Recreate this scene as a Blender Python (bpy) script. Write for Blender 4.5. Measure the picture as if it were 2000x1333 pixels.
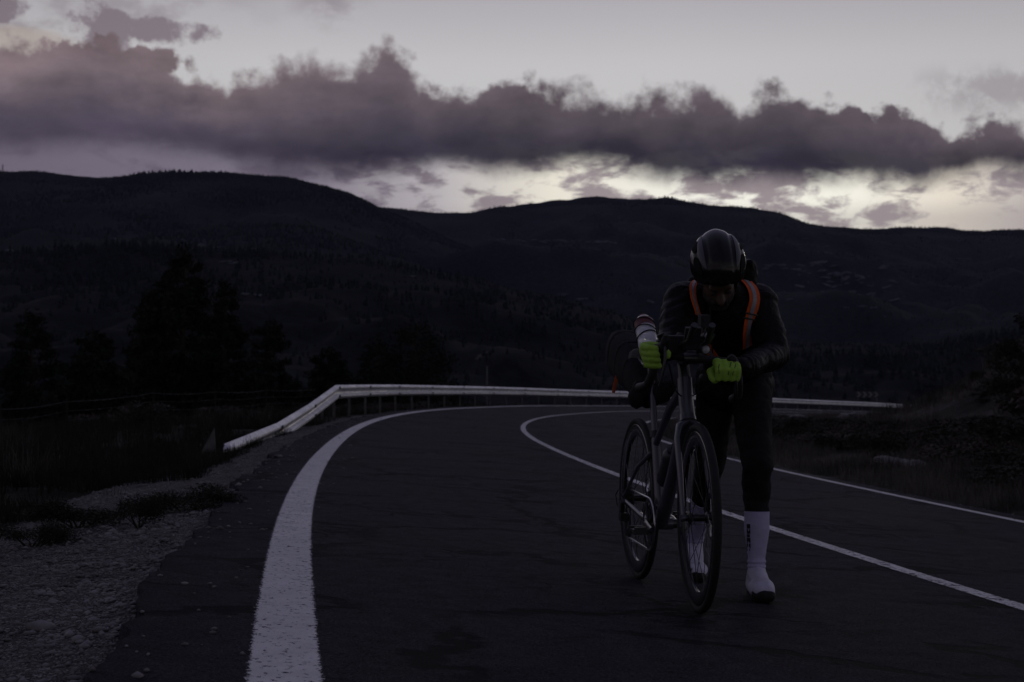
import bpy, bmesh, math, random
import numpy as np
from mathutils import Vector, Matrix, noise as mnoise
from mathutils.bvhtree import BVHTree

for _o in list(bpy.data.objects):
    bpy.data.objects.remove(_o)
scene = bpy.context.scene
COL = scene.collection
R = math.radians
rng = np.random.default_rng(7)
random.seed(7)

# ---------------------------------------------------------------- camera
F, YH, CH = 3055.0, 742.0, 0.85          # focal length (px of a 2000 px frame), horizon row, eye height
cam_d = bpy.data.cameras.new('camera')
cam = bpy.data.objects.new('camera', cam_d)
COL.objects.link(cam)
cam.location = (0, 0, CH)
cam.rotation_euler = (R(90), 0, 0)
cam_d.sensor_width = 36.0
cam_d.lens = F / 2000 * 36
cam_d.shift_y = (YH - 666.5) / 2000
cam_d.clip_start = 0.05
cam_d.clip_end = 40000
cam_d.dof.use_dof = True
cam_d.dof.focus_distance = 6.0
cam_d.dof.aperture_fstop = 7.0
scene.camera = cam
scene.render.engine = 'CYCLES'
scene.cycles.use_denoising = True
scene.cycles.max_bounces = 4
scene.cycles.diffuse_bounces = 2
scene.cycles.glossy_bounces = 2
scene.cycles.volume_bounces = 0
scene.cycles.adaptive_threshold = 0.02
scene.view_settings.view_transform = 'Standard'
scene.view_settings.look = 'None'
scene.view_settings.exposure = 0
scene.view_settings.gamma = 1
scene.view_settings.use_curve_mapping = False


def lin(*c):
    out = []
    for v in c:
        v = v / 255
        out.append(v / 12.92 if v <= 0.04045 else ((v + 0.055) / 1.055) ** 2.4)
    return tuple(out)


# ---------------------------------------------------------------- node helper
class N:
    """tiny expression builder over a node tree"""
    def __init__(s, tree):
        s.t = tree
        s.nodes, s.links = tree.nodes, tree.links

    def new(s, kind, **kw):
        n = s.nodes.new(kind)
        for k, v in kw.items():
            setattr(n, k, v)
        return n

    def put(s, sock, v):
        if v is None:
            return
        if isinstance(v, bpy.types.NodeSocket):
            s.links.new(v, sock)
        elif isinstance(v, (tuple, list)):
            d = sock.default_value
            v = tuple(v)
            if len(d) == 4 and len(v) == 3:
                v = v + (1,)
            sock.default_value = v
        else:
            sock.default_value = v

    def m(s, op, a, b=None, c=None, clamp=False):
        n = s.new('ShaderNodeMath', operation=op)
        n.use_clamp = clamp
        for i, v in enumerate((a, b, c)):
            s.put(n.inputs[i], v)
        return n.outputs[0]

    def v(s, op, a, b=None):
        n = s.new('ShaderNodeVectorMath', operation=op)
        s.put(n.inputs[0], a)
        if op == 'SCALE':
            s.put(n.inputs[3], b)
        else:
            s.put(n.inputs[1], b)
        return n.outputs[0]

    def xyz(s, v):
        n = s.new('ShaderNodeSeparateXYZ')
        s.put(n.inputs[0], v)
        return n.outputs

    def comb(s, x, y, z):
        n = s.new('ShaderNodeCombineXYZ')
        for i, q in enumerate((x, y, z)):
            s.put(n.inputs[i], q)
        return n.outputs[0]

    def noise(s, vec, scale, detail=4, rough=0.5, dist=0.0, out=0):
        n = s.new('ShaderNodeTexNoise')
        s.put(n.inputs['Vector'], vec)
        n.inputs['Scale'].default_value = scale
        n.inputs['Detail'].default_value = detail
        n.inputs['Roughness'].default_value = rough
        n.inputs['Distortion'].default_value = dist
        return n.outputs[out]

    def voro(s, vec, scale, feature='F1', out=0, rand=1.0):
        n = s.new('ShaderNodeTexVoronoi', feature=feature)
        s.put(n.inputs['Vector'], vec)
        n.inputs['Scale'].default_value = scale
        n.inputs['Randomness'].default_value = rand
        return n.outputs[out]

    def step(s, v, lo, hi):
        n = s.new('ShaderNodeMapRange', interpolation_type='SMOOTHSTEP')
        s.put(n.inputs[0], v)
        s.put(n.inputs[1], lo)
        s.put(n.inputs[2], hi)
        return n.outputs[0]

    def remap(s, v, a, b, c, d):
        n = s.new('ShaderNodeMapRange')
        for i, q in enumerate((v, a, b, c, d)):
            s.put(n.inputs[i], q)
        return n.outputs[0]

    def mix(s, f, a, b, mode='MIX'):
        n = s.new('ShaderNodeMix', data_type='RGBA', blend_type=mode)
        s.put(n.inputs[0], f)
        s.put(n.inputs[6], a)
        s.put(n.inputs[7], b)
        return n.outputs[2]

    def ramp(s, f, stops):
        n = s.new('ShaderNodeValToRGB')
        s.put(n.inputs[0], f)
        cr = n.color_ramp
        while len(cr.elements) < len(stops):
            cr.elements.new(0.5)
        for e, (p, c) in zip(cr.elements, stops):
            e.position = p
            e.color = tuple(c) + (1,)
        return n.outputs[0]

    def curve(s, f, pts):
        n = s.new('ShaderNodeFloatCurve')
        s.put(n.inputs[1], f)
        c = n.mapping.curves[0]
        pts = sorted(pts)
        c.points[0].location = pts[0]
        c.points[-1].location = pts[-1]
        for p in pts[1:-1]:
            c.points.new(*p)
        n.mapping.update()
        return n.outputs[0]


# ---------------------------------------------------------------- dusk sky: clear band, cloud bank, broken low cloud
SUN_AZ, SUN_EL = R(11), R(1.5)            # the sun has gone down behind the hills, right of the middle
world = bpy.data.worlds.new('World')
scene.world = world
world.use_nodes = True
world.cycles.sampling_method = 'MANUAL'
world.cycles.sample_map_resolution = 512
wt = world.node_tree
for n_ in list(wt.nodes):
    wt.nodes.remove(n_)
w = N(wt)
dirv = w.v('NORMALIZE', w.new('ShaderNodeTexCoord').outputs['Generated'])
dx, dy, dz = w.xyz(dirv)
az = w.m('ARCTAN2', dx, dy)
el = w.m('ARCSINE', dz)
AZ = lambda px: math.atan((px - 1000) / F)
EL = lambda px, py: math.atan((YH - py) / math.hypot(F, px - 1000))
T01 = lambda px: (AZ(px) + 0.36) / 0.72
sky = w.new('ShaderNodeTexSky', sky_type='NISHITA')
sky.sun_disc = False
sky.sun_elevation = SUN_EL
sky.sun_rotation = SUN_AZ
sky.altitude = 1200
hs = w.new('ShaderNodeHueSaturation')
hs.inputs['Saturation'].default_value = 0.30
w.put(hs.inputs['Color'], sky.outputs[0])
nishita = w.mix(1.0, hs.outputs[0], (0.034, 0.0325, 0.040), 'MULTIPLY')
# brightness of the twilight arch against height above the horizon (thin high haze over the clear sky)
el01 = w.m('DIVIDE', el, 1.5708, clamp=True)
arch = w.ramp(el01, [(0.0, lin(216, 214, 210)), (0.085, lin(214, 213, 212)), (0.127, lin(207, 205, 207)),
                     (0.155, lin(182, 178, 185)), (0.24, lin(152, 150, 166)), (0.42, lin(122, 122, 150)), (1.0, lin(107, 108, 140))])
azc = w.m('COSINE', w.m('SUBTRACT', az, -0.02))
front = w.remap(azc, -1.0, 1.0, 0.50, 1.0)          # the side away from the sunset is darker
arch = w.mix(1.0, arch, w.comb(front, front, front), 'MULTIPLY')
side = w.remap(w.m('ABSOLUTE', w.m('ADD', az, 0.02)), 0.12, 0.6, 1.0, 0.78)
arch = w.mix(1.0, arch, w.comb(side, side, side), 'MULTIPLY')
clear = w.mix(0.12, arch, nishita)

n_big = w.noise(dirv, 9.0, 3, 0.5)
n_mid = w.noise(dirv, 26.0, 6, 0.62)
n_fine = w.noise(w.v('ADD', dirv, (3.1, 1.7, 0.4)), 64.0, 5, 0.65)
warp = w.m('SUBTRACT', n_mid, 0.5)
warp2 = w.m('SUBTRACT', w.noise(w.v('ADD', dirv, (1.3, 4.2, 2.2)), 30.0, 4, 0.6), 0.5)
t01 = w.m('DIVIDE', w.m('ADD', w.m('ADD', az, w.m('MULTIPLY', warp2, 0.05)), 0.36), 0.72, clamp=True)
TOP = [(-60, 96), (0, 92), (60, 88), (130, 62), (200, 54), (270, 84), (330, 100), (375, 134), (425, 162), (468, 142), (505, 130), (560, 106),
       (610, 100), (655, 106), (690, 98), (735, 88), (785, 100), (825, 124), (865, 152), (910, 160), (970, 170), (1060, 185), (1110, 194),
       (1180, 182), (1260, 194), (1330, 178), (1400, 196), (1450, 192), (1480, 170), (1530, 160), (1580, 182), (1630, 206), (1700, 196),
       (1752, 200), (1800, 232), (1835, 262), (1875, 262), (1930, 250), (2000, 244), (2080, 232)]
BOT = [(-60, 276), (0, 278), (100, 288), (250, 284), (400, 300), (520, 322), (640, 334), (760, 330), (900, 328), (1010, 330), (1160, 326),
       (1260, 340), (1360, 352), (1470, 355), (1560, 348), (1700, 352), (1790, 360), (1860, 346), (2000, 338), (2080, 334)]
cv = lambda P: w.m('MULTIPLY', w.curve(t01, [(T01(a), EL(a, b) / 0.3) for a, b in P]), 0.3)
top, bot = cv(TOP), cv(BOT)
# beyond the frame the bank goes on with a rolling top of its own
roll = w.m('MULTIPLY', w.m('SUBTRACT', n_big, 0.5), w.step(w.m('ABSOLUTE', az), 0.34, 0.6))
top = w.m('ADD', top, w.m('MULTIPLY', roll, 0.12))
wv_ = w.v('ADD', dirv, w.v('SCALE', w.v('SUBTRACT', w.noise(dirv, 40.0, 2, 0.5, out=1), (0.5, 0.5, 0.5)), 0.022))
bil1 = w.m('MULTIPLY', w.m('SUBTRACT', 0.42, w.voro(wv_, 34.0)), w.remap(az, -0.1, 0.06, 0.019, 0.013))       # rounded heads
bil2 = w.m('MULTIPLY', w.m('SUBTRACT', 0.42, w.voro(wv_, 90.0)), 0.008)
puff = w.m('ADD', w.m('ADD', w.m('MULTIPLY', warp, 0.052), w.m('MULTIPLY', w.m('SUBTRACT', n_fine, 0.5), 0.018)), w.m('ADD', bil1, bil2))
d_top = w.m('ADD', w.m('SUBTRACT', top, el), puff)                    # >0 inside the bank
d_bot = w.m('ADD', w.m('SUBTRACT', el, bot), w.m('MULTIPLY', warp, 0.022))
soft = w.remap(n_big, 0.35, 0.65, 0.0025, 0.0095)
m_top = w.step(d_top, w.m('MULTIPLY', soft, -1.0), soft)
m_bot = w.step(d_bot, -0.010, 0.010)
bank = w.m('MULTIPLY', m_top, m_bot)

# colour in the bank: rosy brown crowns that thin to the edge, slate violet base
hgt = w.m('DIVIDE', w.m('SUBTRACT', el, bot), w.m('SUBTRACT', w.m('ADD', top, 0.004), bot), clamp=True)
hgt = w.m('ADD', hgt, w.m('MULTIPLY', warp2, 0.5), clamp=True)
leftness = w.step(az, 0.05, -0.30)
low_c = w.mix(leftness, lin(40, 36, 50), lin(74, 66, 80))
high_c = w.mix(leftness, lin(86, 75, 83), lin(124, 108, 113))
bank_c = w.mix(w.step(hgt, 0.18, 0.90), low_c, high_c)
mott = w.remap(w.noise(w.v('MULTIPLY', dirv, (1, 1, 2.6)), 15.0, 6, 0.6), 0.3, 0.7, 0.66, 1.34)
bank_c = w.mix(1.0, bank_c, w.comb(mott, mott, mott), 'MULTIPLY')
relief = w.m('ADD', 1.0, w.m('MULTIPLY', w.m('ADD', bil1, bil2), w.m('MULTIPLY', hgt, 13.0)))
bank_c = w.mix(1.0, bank_c, w.comb(relief, relief, relief), 'MULTIPLY')
edge = w.step(d_top, 0.022, 0.0)
bank_c = w.mix(w.m('MULTIPLY', edge, 0.07), bank_c, lin(150, 132, 134))

# loose scraps above the bank, on the left
def lobe(px, py, rx, ry, k=2.3):
    """soft cloud clump in the sky at a given direction"""
    q = w.m('ADD', w.m('POWER', w.m('DIVIDE', w.m('SUBTRACT', az, AZ(px)), rx / F), 2.0), w.m('POWER', w.m('DIVIDE', w.m('SUBTRACT', el, EL(px, py)), ry / F), 2.0))
    return w.step(w.m('ADD', q, w.m('MULTIPLY', w.m('ADD', warp, w.m('MULTIPLY', warp2, 0.6)), k * -2.4)), 1.25, 0.35)


lobes_ = w.m('MAXIMUM', w.m('MAXIMUM', lobe(325, 56, 100, 30), lobe(190, 34, 75, 62)), lobe(-10, 10, 70, 34))
cream = lobe(50, 82, 105, 30, 0.8)
scr = w.noise(w.v('MULTIPLY', w.v('ADD', dirv, (0.31, 0.0, 0.07)), (1, 1, 1.7)), 13.0, 6, 0.62)
zone = w.m('MULTIPLY', w.step(az, -0.12, -0.235), w.m('MULTIPLY', w.step(el, 0.175, 0.196), w.step(el, 0.26, 0.22)))
wisp = w.m('MAXIMUM', w.m('MULTIPLY', lobes_, 0.88), w.m('MULTIPLY', w.m('MULTIPLY', w.step(scr, 0.45, 0.60), zone), 0.5))
zone2 = w.m('MULTIPLY', w.step(w.m('ABSOLUTE', w.m('SUBTRACT', az, AZ(640))), 0.035, 0.0), w.step(el, 0.21, 0.235))
wisp = w.m('MAXIMUM', w.m('MULTIPLY', wisp, 0.92), w.m('MULTIPLY', w.m('MULTIPLY', w.step(scr, 0.46, 0.60), zone2), 0.5))
zone3 = w.m('MULTIPLY', w.step(az, 0.22, 0.30), w.step(w.m('ABSOLUTE', w.m('SUBTRACT', el, 0.176)), 0.02, 0.004))
wisp = w.m('MAXIMUM', wisp, w.m('MULTIPLY', w.m('MULTIPLY', w.step(n_mid, 0.46, 0.60), zone3), 0.5))
# cover over the rest of the dome
flat = w.v('SCALE', dirv, w.m('DIVIDE', 1.0, w.m('MAXIMUM', w.m('ADD', dz, 0.12), 0.05)))
dome = w.noise(flat, 1.1, 4, 0.58)
dome = w.m('MULTIPLY', w.step(dome, 0.40, 0.62), w.step(el, 0.27, 0.5))
# broken low cloud lit from behind, under the bank
low = w.noise(w.v('MULTIPLY', w.v('ADD', dirv, (0.0, 0.2, 0.013)), (1, 1, 2.4)), 30.0, 6, 0.62, 0.3)
glow = w.ramp(w.m('DIVIDE', w.m('ADD', az, 0.36), 0.72, clamp=True),
              [(T01(-60), lin(110, 101, 115)), (T01(600), lin(124, 116, 131)), (T01(850), lin(186, 180, 184)), (T01(1080), lin(240, 234, 219)), (T01(1350), lin(252, 249, 238)),
               (T01(1650), lin(255, 252, 238)), (T01(1850), lin(240, 230, 214)), (T01(2080), lin(176, 168, 170))])
shade = w.mix(w.step(az, -0.12, 0.04), lin(104, 95, 109), lin(158, 147, 150))
lowc = w.mix(w.step(w.m('ADD', low, w.m('MULTIPLY', w.m('SUBTRACT', n_big, 0.5), 0.5)), 0.44, 0.60), glow, shade)
lowc = w.mix(w.m('MULTIPLY', w.step(el, EL(1500, 385), EL(1500, 440)), 0.45), lowc, lin(156, 146, 147))

col = clear
col = w.mix(dome, col, w.mix(1.0, lin(99, 97, 122), w.comb(front, front, front), 'MULTIPLY'))
col = w.mix(wisp, col, w.mix(leftness, lin(128, 118, 126), lin(112, 97, 106)))
col = w.mix(w.m('MULTIPLY', cream, 0.75), col, lin(172, 160, 152))
below = w.step(d_bot, 0.026, 0.010)
col = w.mix(below, col, lowc)
col = w.mix(w.m('MULTIPLY', bank, 0.97), col, bank_c)
# ground side of the dome
col = w.mix(w.step(el, 0.0, -0.03), col, lin(34, 32, 38))
bg = w.new('ShaderNodeBackground')
w.put(bg.inputs[0], col)
bg.inputs[1].default_value = 1.0
wt.links.new(bg.outputs[0], w.new('ShaderNodeOutputWorld').inputs[0])

sun_d = bpy.data.lights.new('sun', 'SUN')
sun = bpy.data.objects.new('sun', sun_d)
COL.objects.link(sun)
sun_d.energy = 0.5
sun_d.angle = R(10)
sun_d.color = (1.0, 0.86, 0.72)
sun.rotation_euler = (R(90) - SUN_EL, 0, -SUN_AZ + math.pi)

# ---------------------------------------------------------------- mesh helpers
BASE = {}


def tag(o, label=None, cat=None, group=None, kind=None):
    if label:
        o['label'] = label
    if cat:
        o['category'] = cat
    if group:
        o['group'] = group
    if kind:
        o['kind'] = kind
    return o


def link(name, me, mat=None, parent=None, base=None, smooth=False):
    """link a mesh whose vertices are in the space of the thing's root; base moves its origin"""
    o = bpy.data.objects.new(name, me)
    me.name = name
    COL.objects.link(o)
    if mat is not None and not me.materials:
        me.materials.append(mat)
    if smooth:
        me.shade_smooth()
    if base is not None:
        me.transform(Matrix.Translation(-Vector(base)))
        o.location = base
        BASE[o.name] = Vector(base)
    if parent is not None:
        b = BASE.get(parent.name)
        if b is not None and base is None:
            me.transform(Matrix.Translation(-b))
            BASE[o.name] = b
        o.parent = parent
        o.location = (0, 0, 0) if base is None else o.location
    return o


def empty(name, loc, rz=0.0):
    o = bpy.data.objects.new(name, None)
    o.empty_display_size = 0.1
    COL.objects.link(o)
    o.location = loc
    o.rotation_euler = (0, 0, rz)
    return o


class MB:
    def __init__(s):
        s.v, s.f = [], []

    def add(s, v, f):
        k = len(s.v)
        s.v += [tuple(p) for p in v]
        s.f += [tuple(i + k for i in q) for q in f]
        return s

    def box(s, c, size, rot=None, taper=1.0):
        hx, hy, hz = (q / 2 for q in size)
        pts = []
        for z, t in ((-hz, 1.0), (hz, taper)):
            for x, y in ((-hx, -hy), (hx, -hy), (hx, hy), (-hx, hy)):
                p = Vector((x * t, y * t, z))
                if rot is not None:
                    p = rot @ p
                pts.append(p + Vector(c))
        return s.add(pts, [(0, 3, 2, 1), (4, 5, 6, 7), (0, 1, 5, 4), (1, 2, 6, 5), (2, 3, 7, 6), (3, 0, 4, 7)])

    def tube(s, pts, rad, n=8, cap=True, flat=1.0, side=None):
        """sweep a circle (flattened by flat along its second axis) along pts"""
        pts = [Vector(p) for p in pts]
        if not isinstance(rad, (list, tuple)):
            rad = [rad] * len(pts)
        k = len(s.v)
        up = None
        for i, p in enumerate(pts):
            t = (pts[min(i + 1, len(pts) - 1)] - pts[max(i - 1, 0)]).normalized()
            if up is None:
                up = Vector(side) if side else (Vector((0, 0, 1)) if abs(t.z) < 0.9 else Vector((1, 0, 0)))
            a = (up - t * up.dot(t))
            a = a.normalized() if a.length > 1e-6 else t.orthogonal().normalized()
            up = a
            b = t.cross(a)
            for j in range(n):
                q = 2 * math.pi * j / n
                s.v.append(tuple(p + a * (math.cos(q) * rad[i]) + b * (math.sin(q) * rad[i] * flat)))
        for i in range(len(pts) - 1):
            for j in range(n):
                j2 = (j + 1) % n
                s.f.append((k + i * n + j, k + i * n + j2, k + (i + 1) * n + j2, k + (i + 1) * n + j))
        if cap:
            s.f.append(tuple(k + j for j in range(n))[::-1])
            s.f.append(tuple(k + (len(pts) - 1) * n + j for j in range(n)))
        return s

    def lathe(s, prof, n=24, M=None, closed=False):
        """prof: (radius, height) about local z"""
        k = len(s.v)
        M = M or Matrix()
        for r, h in prof:
            for j in range(n):
                q = 2 * math.pi * j / n
                s.v.append(tuple(M @ Vector((r * math.cos(q), r * math.sin(q), h))))
        m = len(prof)
        for i in range(m if closed else m - 1):
            i2 = (i + 1) % m
            for j in range(n):
                j2 = (j + 1) % n
                s.f.append((k + i * n + j, k + i * n + j2, k + i2 * n + j2, k + i2 * n + j))
        return s

    def ell(s, c, r, rot=None, nu=16, nv=10, fn=None):
        vs, fs = [], []
        for i in range(nv + 1):
            a = math.pi * i / nv
            for j in range(nu):
                b = 2 * math.pi * j / nu
                p = Vector((math.sin(a) * math.cos(b), math.sin(a) * math.sin(b), math.cos(a)))
                k = fn(p) if fn else 1.0
                p = Vector((p.x * r[0], p.y * r[1], p.z * r[2])) * k
                if rot is not None:
                    p = rot @ p
                vs.append(p + Vector(c))
        for i in range(nv):
            for j in range(nu):
                j2 = (j + 1) % nu
                fs.append((i * nu + j, (i + 1) * nu + j, (i + 1) * nu + j2, i * nu + j2))
        return s.add(vs, fs)

    def mesh(s, name='mesh'):
        me = bpy.data.meshes.new(name)
        me.from_pydata(s.v, [], s.f)
        me.update()
        return me

    def build(s, name, mat, parent=None, smooth=True, base=None, clean=True):
        me = s.mesh(name)
        if clean:
            bm = bmesh.new()
            bm.from_mesh(me)
            bmesh.ops.remove_doubles(bm, verts=bm.verts, dist=1e-6)
            bmesh.ops.recalc_face_normals(bm, faces=bm.faces)
            bm.to_mesh(me)
            bm.free()
        if smooth:
            me.shade_smooth()
            try:
                me.set_sharp_from_angle(angle=R(38))
            except Exception:
                pass
        return link(name, me, mat, parent, base)


def np_mesh(name, V, Fc, uv=None, attr=None):
    """mesh from numpy arrays; Fc is (n,3) or (n,4)"""
    me = bpy.data.meshes.new(name)
    V = np.asarray(V, dtype=np.float32)
    Fc = np.asarray(Fc, dtype=np.int32)
    k = Fc.shape[1]
    me.vertices.add(len(V))
    me.vertices.foreach_set('co', V.ravel())
    me.loops.add(Fc.size)
    me.loops.foreach_set('vertex_index', Fc.ravel())
    me.polygons.add(len(Fc))
    me.polygons.foreach_set('loop_start', np.arange(0, Fc.size, k, dtype=np.int32))
    me.polygons.foreach_set('loop_total', np.full(len(Fc), k, dtype=np.int32))
    if uv is not None:
        l = me.uv_layers.new(name='uv')
        l.data.foreach_set('uv', np.asarray(uv, np.float32)[Fc.ravel()].ravel())
    me.update(calc_edges=True)
    me.validate()
    return me


def grid_faces(nu, nv):
    """nu columns x nv rows, row-major by column (index = i*nv + j)"""
    i, j = np.meshgrid(np.arange(nu - 1), np.arange(nv - 1), indexing='ij')
    a = (i * nv + j).ravel()
    return np.stack([a, a + nv, a + nv + 1, a + 1], 1)


_ICO = None


def capsule_bm(bm, p0, r0, p1, r1):
    global _ICO
    if _ICO is None:
        q = bmesh.new()
        bmesh.ops.create_icosphere(q, subdivisions=3, radius=1.0)
        _ICO = [v.co.copy() for v in q.verts]
        q.free()
    for p, r in ((p0, r0), (p1, r1)):
        for c in _ICO:
            bm.verts.new(Vector(p) + c * r)
    bmesh.ops.convex_hull(bm, input=bm.verts[:])
    bmesh.ops.delete(bm, geom=[v for v in bm.verts if not v.link_faces], context='VERTS')


def blob(prims, voxel=0.01, smooth=6, factor=0.5):
    """one continuous surface grown over tapered capsules and ellipsoids"""
    full = bmesh.new()
    for p in prims:
        bm = bmesh.new()
        if p[0] == 'cap':
            capsule_bm(bm, p[1], p[2], p[3], p[4])
        else:
            M = Matrix.Translation(Vector(p[1])) @ (p[3].to_4x4() if len(p) > 3 and p[3] is not None else Matrix()) @ Matrix.Diagonal((*p[2], 1))
            bmesh.ops.create_icosphere(bm, subdivisions=4, radius=1.0, matrix=M)
        me = bpy.data.meshes.new('t')
        bm.to_mesh(me)
        bm.free()
        full.from_mesh(me)
        bpy.data.meshes.remove(me)
    bmesh.ops.recalc_face_normals(full, faces=full.faces)
    me = bpy.data.meshes.new('blob')
    full.to_mesh(me)
    full.free()
    o = bpy.data.objects.new('tmp_blob', me)
    COL.objects.link(o)
    md = o.modifiers.new('r', 'REMESH')
    md.mode = 'VOXEL'
    md.voxel_size = voxel
    if smooth:
        ms = o.modifiers.new('s', 'SMOOTH')
        ms.factor = factor
        ms.iterations = smooth
    dg = bpy.context.evaluated_depsgraph_get()
    dg.update()
    out = bpy.data.meshes.new_from_object(o.evaluated_get(dg))
    bpy.data.objects.remove(o)
    bpy.data.meshes.remove(me)
    out.materials.clear()
    out.shade_smooth()
    return out


def displace(me, fn):
    """move each vertex along its normal by fn(co, normal)"""
    n = len(me.vertices)
    co = np.empty(n * 3, np.float32)
    me.vertices.foreach_get('co', co)
    co = co.reshape(-1, 3)
    nr = np.array([v.normal[:] for v in me.vertices], np.float32)
    d = np.array([fn(Vector(c), Vector(q)) for c, q in zip(co, nr)], np.float32)
    me.vertices.foreach_set('co', (co + nr * d[:, None]).ravel())
    me.update()


# ---------------------------------------------------------------- materials
def mat(name, color, rough=0.6, metal=0.0, spec=0.5, fn=None, **kw):
    m = bpy.data.materials.new(name)
    m.use_nodes = True
    t = m.node_tree
    b = t.nodes['Principled BSDF']
    n = N(t)
    b.inputs['Roughness'].default_value = rough
    b.inputs['Metallic'].default_value = metal
    b.inputs['Specular IOR Level'].default_value = spec
    for k, v in kw.items():
        b.inputs[k.replace('_', ' ')].default_value = v
    if color is not None:
        n.put(b.inputs['Base Color'], color)
    if fn:
        fn(n, b, n.new('ShaderNodeTexCoord').outputs['Object'])
    return m


def bump(n, b, h, strength=0.4, dist=0.01):
    q = n.new('ShaderNodeBump')
    q.inputs['Strength'].default_value = strength
    q.inputs['Distance'].default_value = dist
    n.put(q.inputs['Height'], h)
    n.t.links.new(q.outputs[0], b.inputs['Normal'])


def vary(base, amp=0.35, scale=8.0, bstr=0.3, bdist=0.004, bscale=60.0, stretch=(1, 1, 1)):
    def fn(n, b, co):
        v = n.v('MULTIPLY', co, stretch)
        k = n.remap(n.noise(v, scale, 5, 0.6), 0.25, 0.75, 1 - amp, 1 + amp)
        n.put(b.inputs['Base Color'], n.mix(1.0, base, n.comb(k, k, k), 'MULTIPLY'))
        if bstr:
            bump(n, b, n.noise(v, bscale, 4, 0.6), bstr, bdist)
    return fn


def asphalt_fn(n, b, co):
    agg = n.noise(co, 125, 4, 0.8)
    mid = n.noise(co, 9.0, 5, 0.6)
    big = n.noise(n.v('MULTIPLY', co, (1.0, 0.35, 1.0)), 0.8, 4, 0.55)
    k = n.m('ADD', n.remap(agg, 0.32, 0.68, -0.5, 2.5), n.m('ADD', n.remap(mid, 0.3, 0.7, -0.35, 0.35), n.remap(big, 0.3, 0.7, -0.40, 0.40)))
    col_ = n.mix(1.0, (0.0305, 0.0288, 0.0375), n.comb(k, k, k), 'MULTIPLY')
    # pale chips of stone in the binder
    chip = n.step(n.voro(co, 55.0), 0.13, 0.05)
    chip = n.m('MULTIPLY', chip, n.step(n.noise(co, 23.0, 1), 0.54, 0.62))
    col_ = n.mix(n.m('MULTIPLY', chip, 0.8), col_, (0.19, 0.185, 0.20))
    # tarry cracks
    wv = n.v('ADD', co, n.v('SCALE', n.noise(co, 2.2, 4, 0.6, out=1), 0.7))
    cr = n.step(n.voro(wv, 0.55, 'DISTANCE_TO_EDGE'), 0.036, 0.012)
    cr2 = n.step(n.voro(n.v('ADD', wv, (4.0, 1.0, 0.0)), 2.2, 'DISTANCE_TO_EDGE'), 0.060, 0.020)
    cr2 = n.m('MULTIPLY', cr2, n.step(n.noise(co, 0.5, 3), 0.46, 0.58))
    cr = n.m('MULTIPLY', n.m('MAXIMUM', cr, cr2), n.step(n.noise(co, 1.1, 3), 0.36, 0.48))
    col_ = n.mix(n.m('MULTIPLY', cr, 0.9), col_, (0.006, 0.006, 0.007))
    n.put(b.inputs['Base Color'], col_)
    n.put(b.inputs['Roughness'], n.remap(big, 0.3, 0.7, 0.78, 0.95))
    bump(n, b, n.m('SUBTRACT', n.m('ADD', agg, n.m('MULTIPLY', mid, 0.5)), cr), 1.0, 0.009)


def paint_mat(name, wear, chips):
    """road paint: uv x runs across the line (0..1), y along it in metres; worn through to the asphalt"""
    m = bpy.data.materials.new(name)
    m.use_nodes = True
    t = m.node_tree
    b = t.nodes['Principled BSDF']
    n = N(t)
    co = n.new('ShaderNodeTexCoord').outputs['Object']
    uvn = n.new('ShaderNodeUVMap')
    uvn.uv_map = 'uv'
    u, v_, _ = n.xyz(uvn.outputs[0])
    d = n.m('SUBTRACT', 0.5, n.m('ABSOLUTE', n.m('SUBTRACT', u, 0.5)))       # 0 at the edge
    rag = n.m('MULTIPLY', n.m('SUBTRACT', n.noise(co, 60, 5, 0.75), 0.5), 0.30)
    body = n.step(n.m('ADD', d, rag), 0.075, 0.105)
    hole = n.step(n.noise(n.v('MULTIPLY', co, (1, 1, 1)), 42, 4, 0.62), chips, chips + 0.025)
    scuff = n.step(n.noise(co, 17, 5, 0.7), wear, wear + 0.06)
    mask = n.m('MULTIPLY', body, n.m('MULTIPLY', n.m('SUBTRACT', 1.0, hole), n.m('SUBTRACT', 1.0, scuff)))
    k = n.remap(n.noise(co, 6, 5, 0.6), 0.3, 0.7, 0.80, 1.08)
    grime = n.remap(n.noise(co, 160, 3, 0.7), 0.3, 0.7, 0.82, 1.12)
    k = n.m('MULTIPLY', k, grime)
    n.put(b.inputs['Base Color'], n.mix(1.0, (0.70, 0.69, 0.69), n.comb(k, k, k), 'MULTIPLY'))
    b.inputs['Roughness'].default_value = 0.7
    bump(n, b, n.noise(co, 190, 3, 0.7), 0.5, 0.004)
    tr = n.new('ShaderNodeBsdfTransparent')
    mx = n.new('ShaderNodeMixShader')
    n.put(mx.inputs[0], mask)
    t.links.new(tr.outputs[0], mx.inputs[1])
    t.links.new(b.outputs[0], mx.inputs[2])
    t.links.new(mx.outputs[0], t.nodes['Material Output'].inputs[0])
    return m


def earth_fn(n, b, co):
    big = n.noise(co, 0.35, 5, 0.6)
    mid = n.noise(co, 3.5, 5, 0.65)
    fine = n.noise(co, 40, 4, 0.7)
    c = n.ramp(n.m('ADD', n.m('MULTIPLY', big, 0.55), n.m('MULTIPLY', mid, 0.45)),
               [(0.30, (0.018, 0.018, 0.015)), (0.47, (0.034, 0.031, 0.026)), (0.58, (0.075, 0.068, 0.060)), (0.72, (0.150, 0.140, 0.128))])
    k = n.remap(fine, 0.3, 0.7, 0.55, 1.45)
    n.put(b.inputs['Base Color'], n.mix(1.0, c, n.comb(k, k, k), 'MULTIPLY'))
    bump(n, b, n.m('ADD', fine, n.m('MULTIPLY', mid, 2.0)), 0.8, 0.05)


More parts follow.
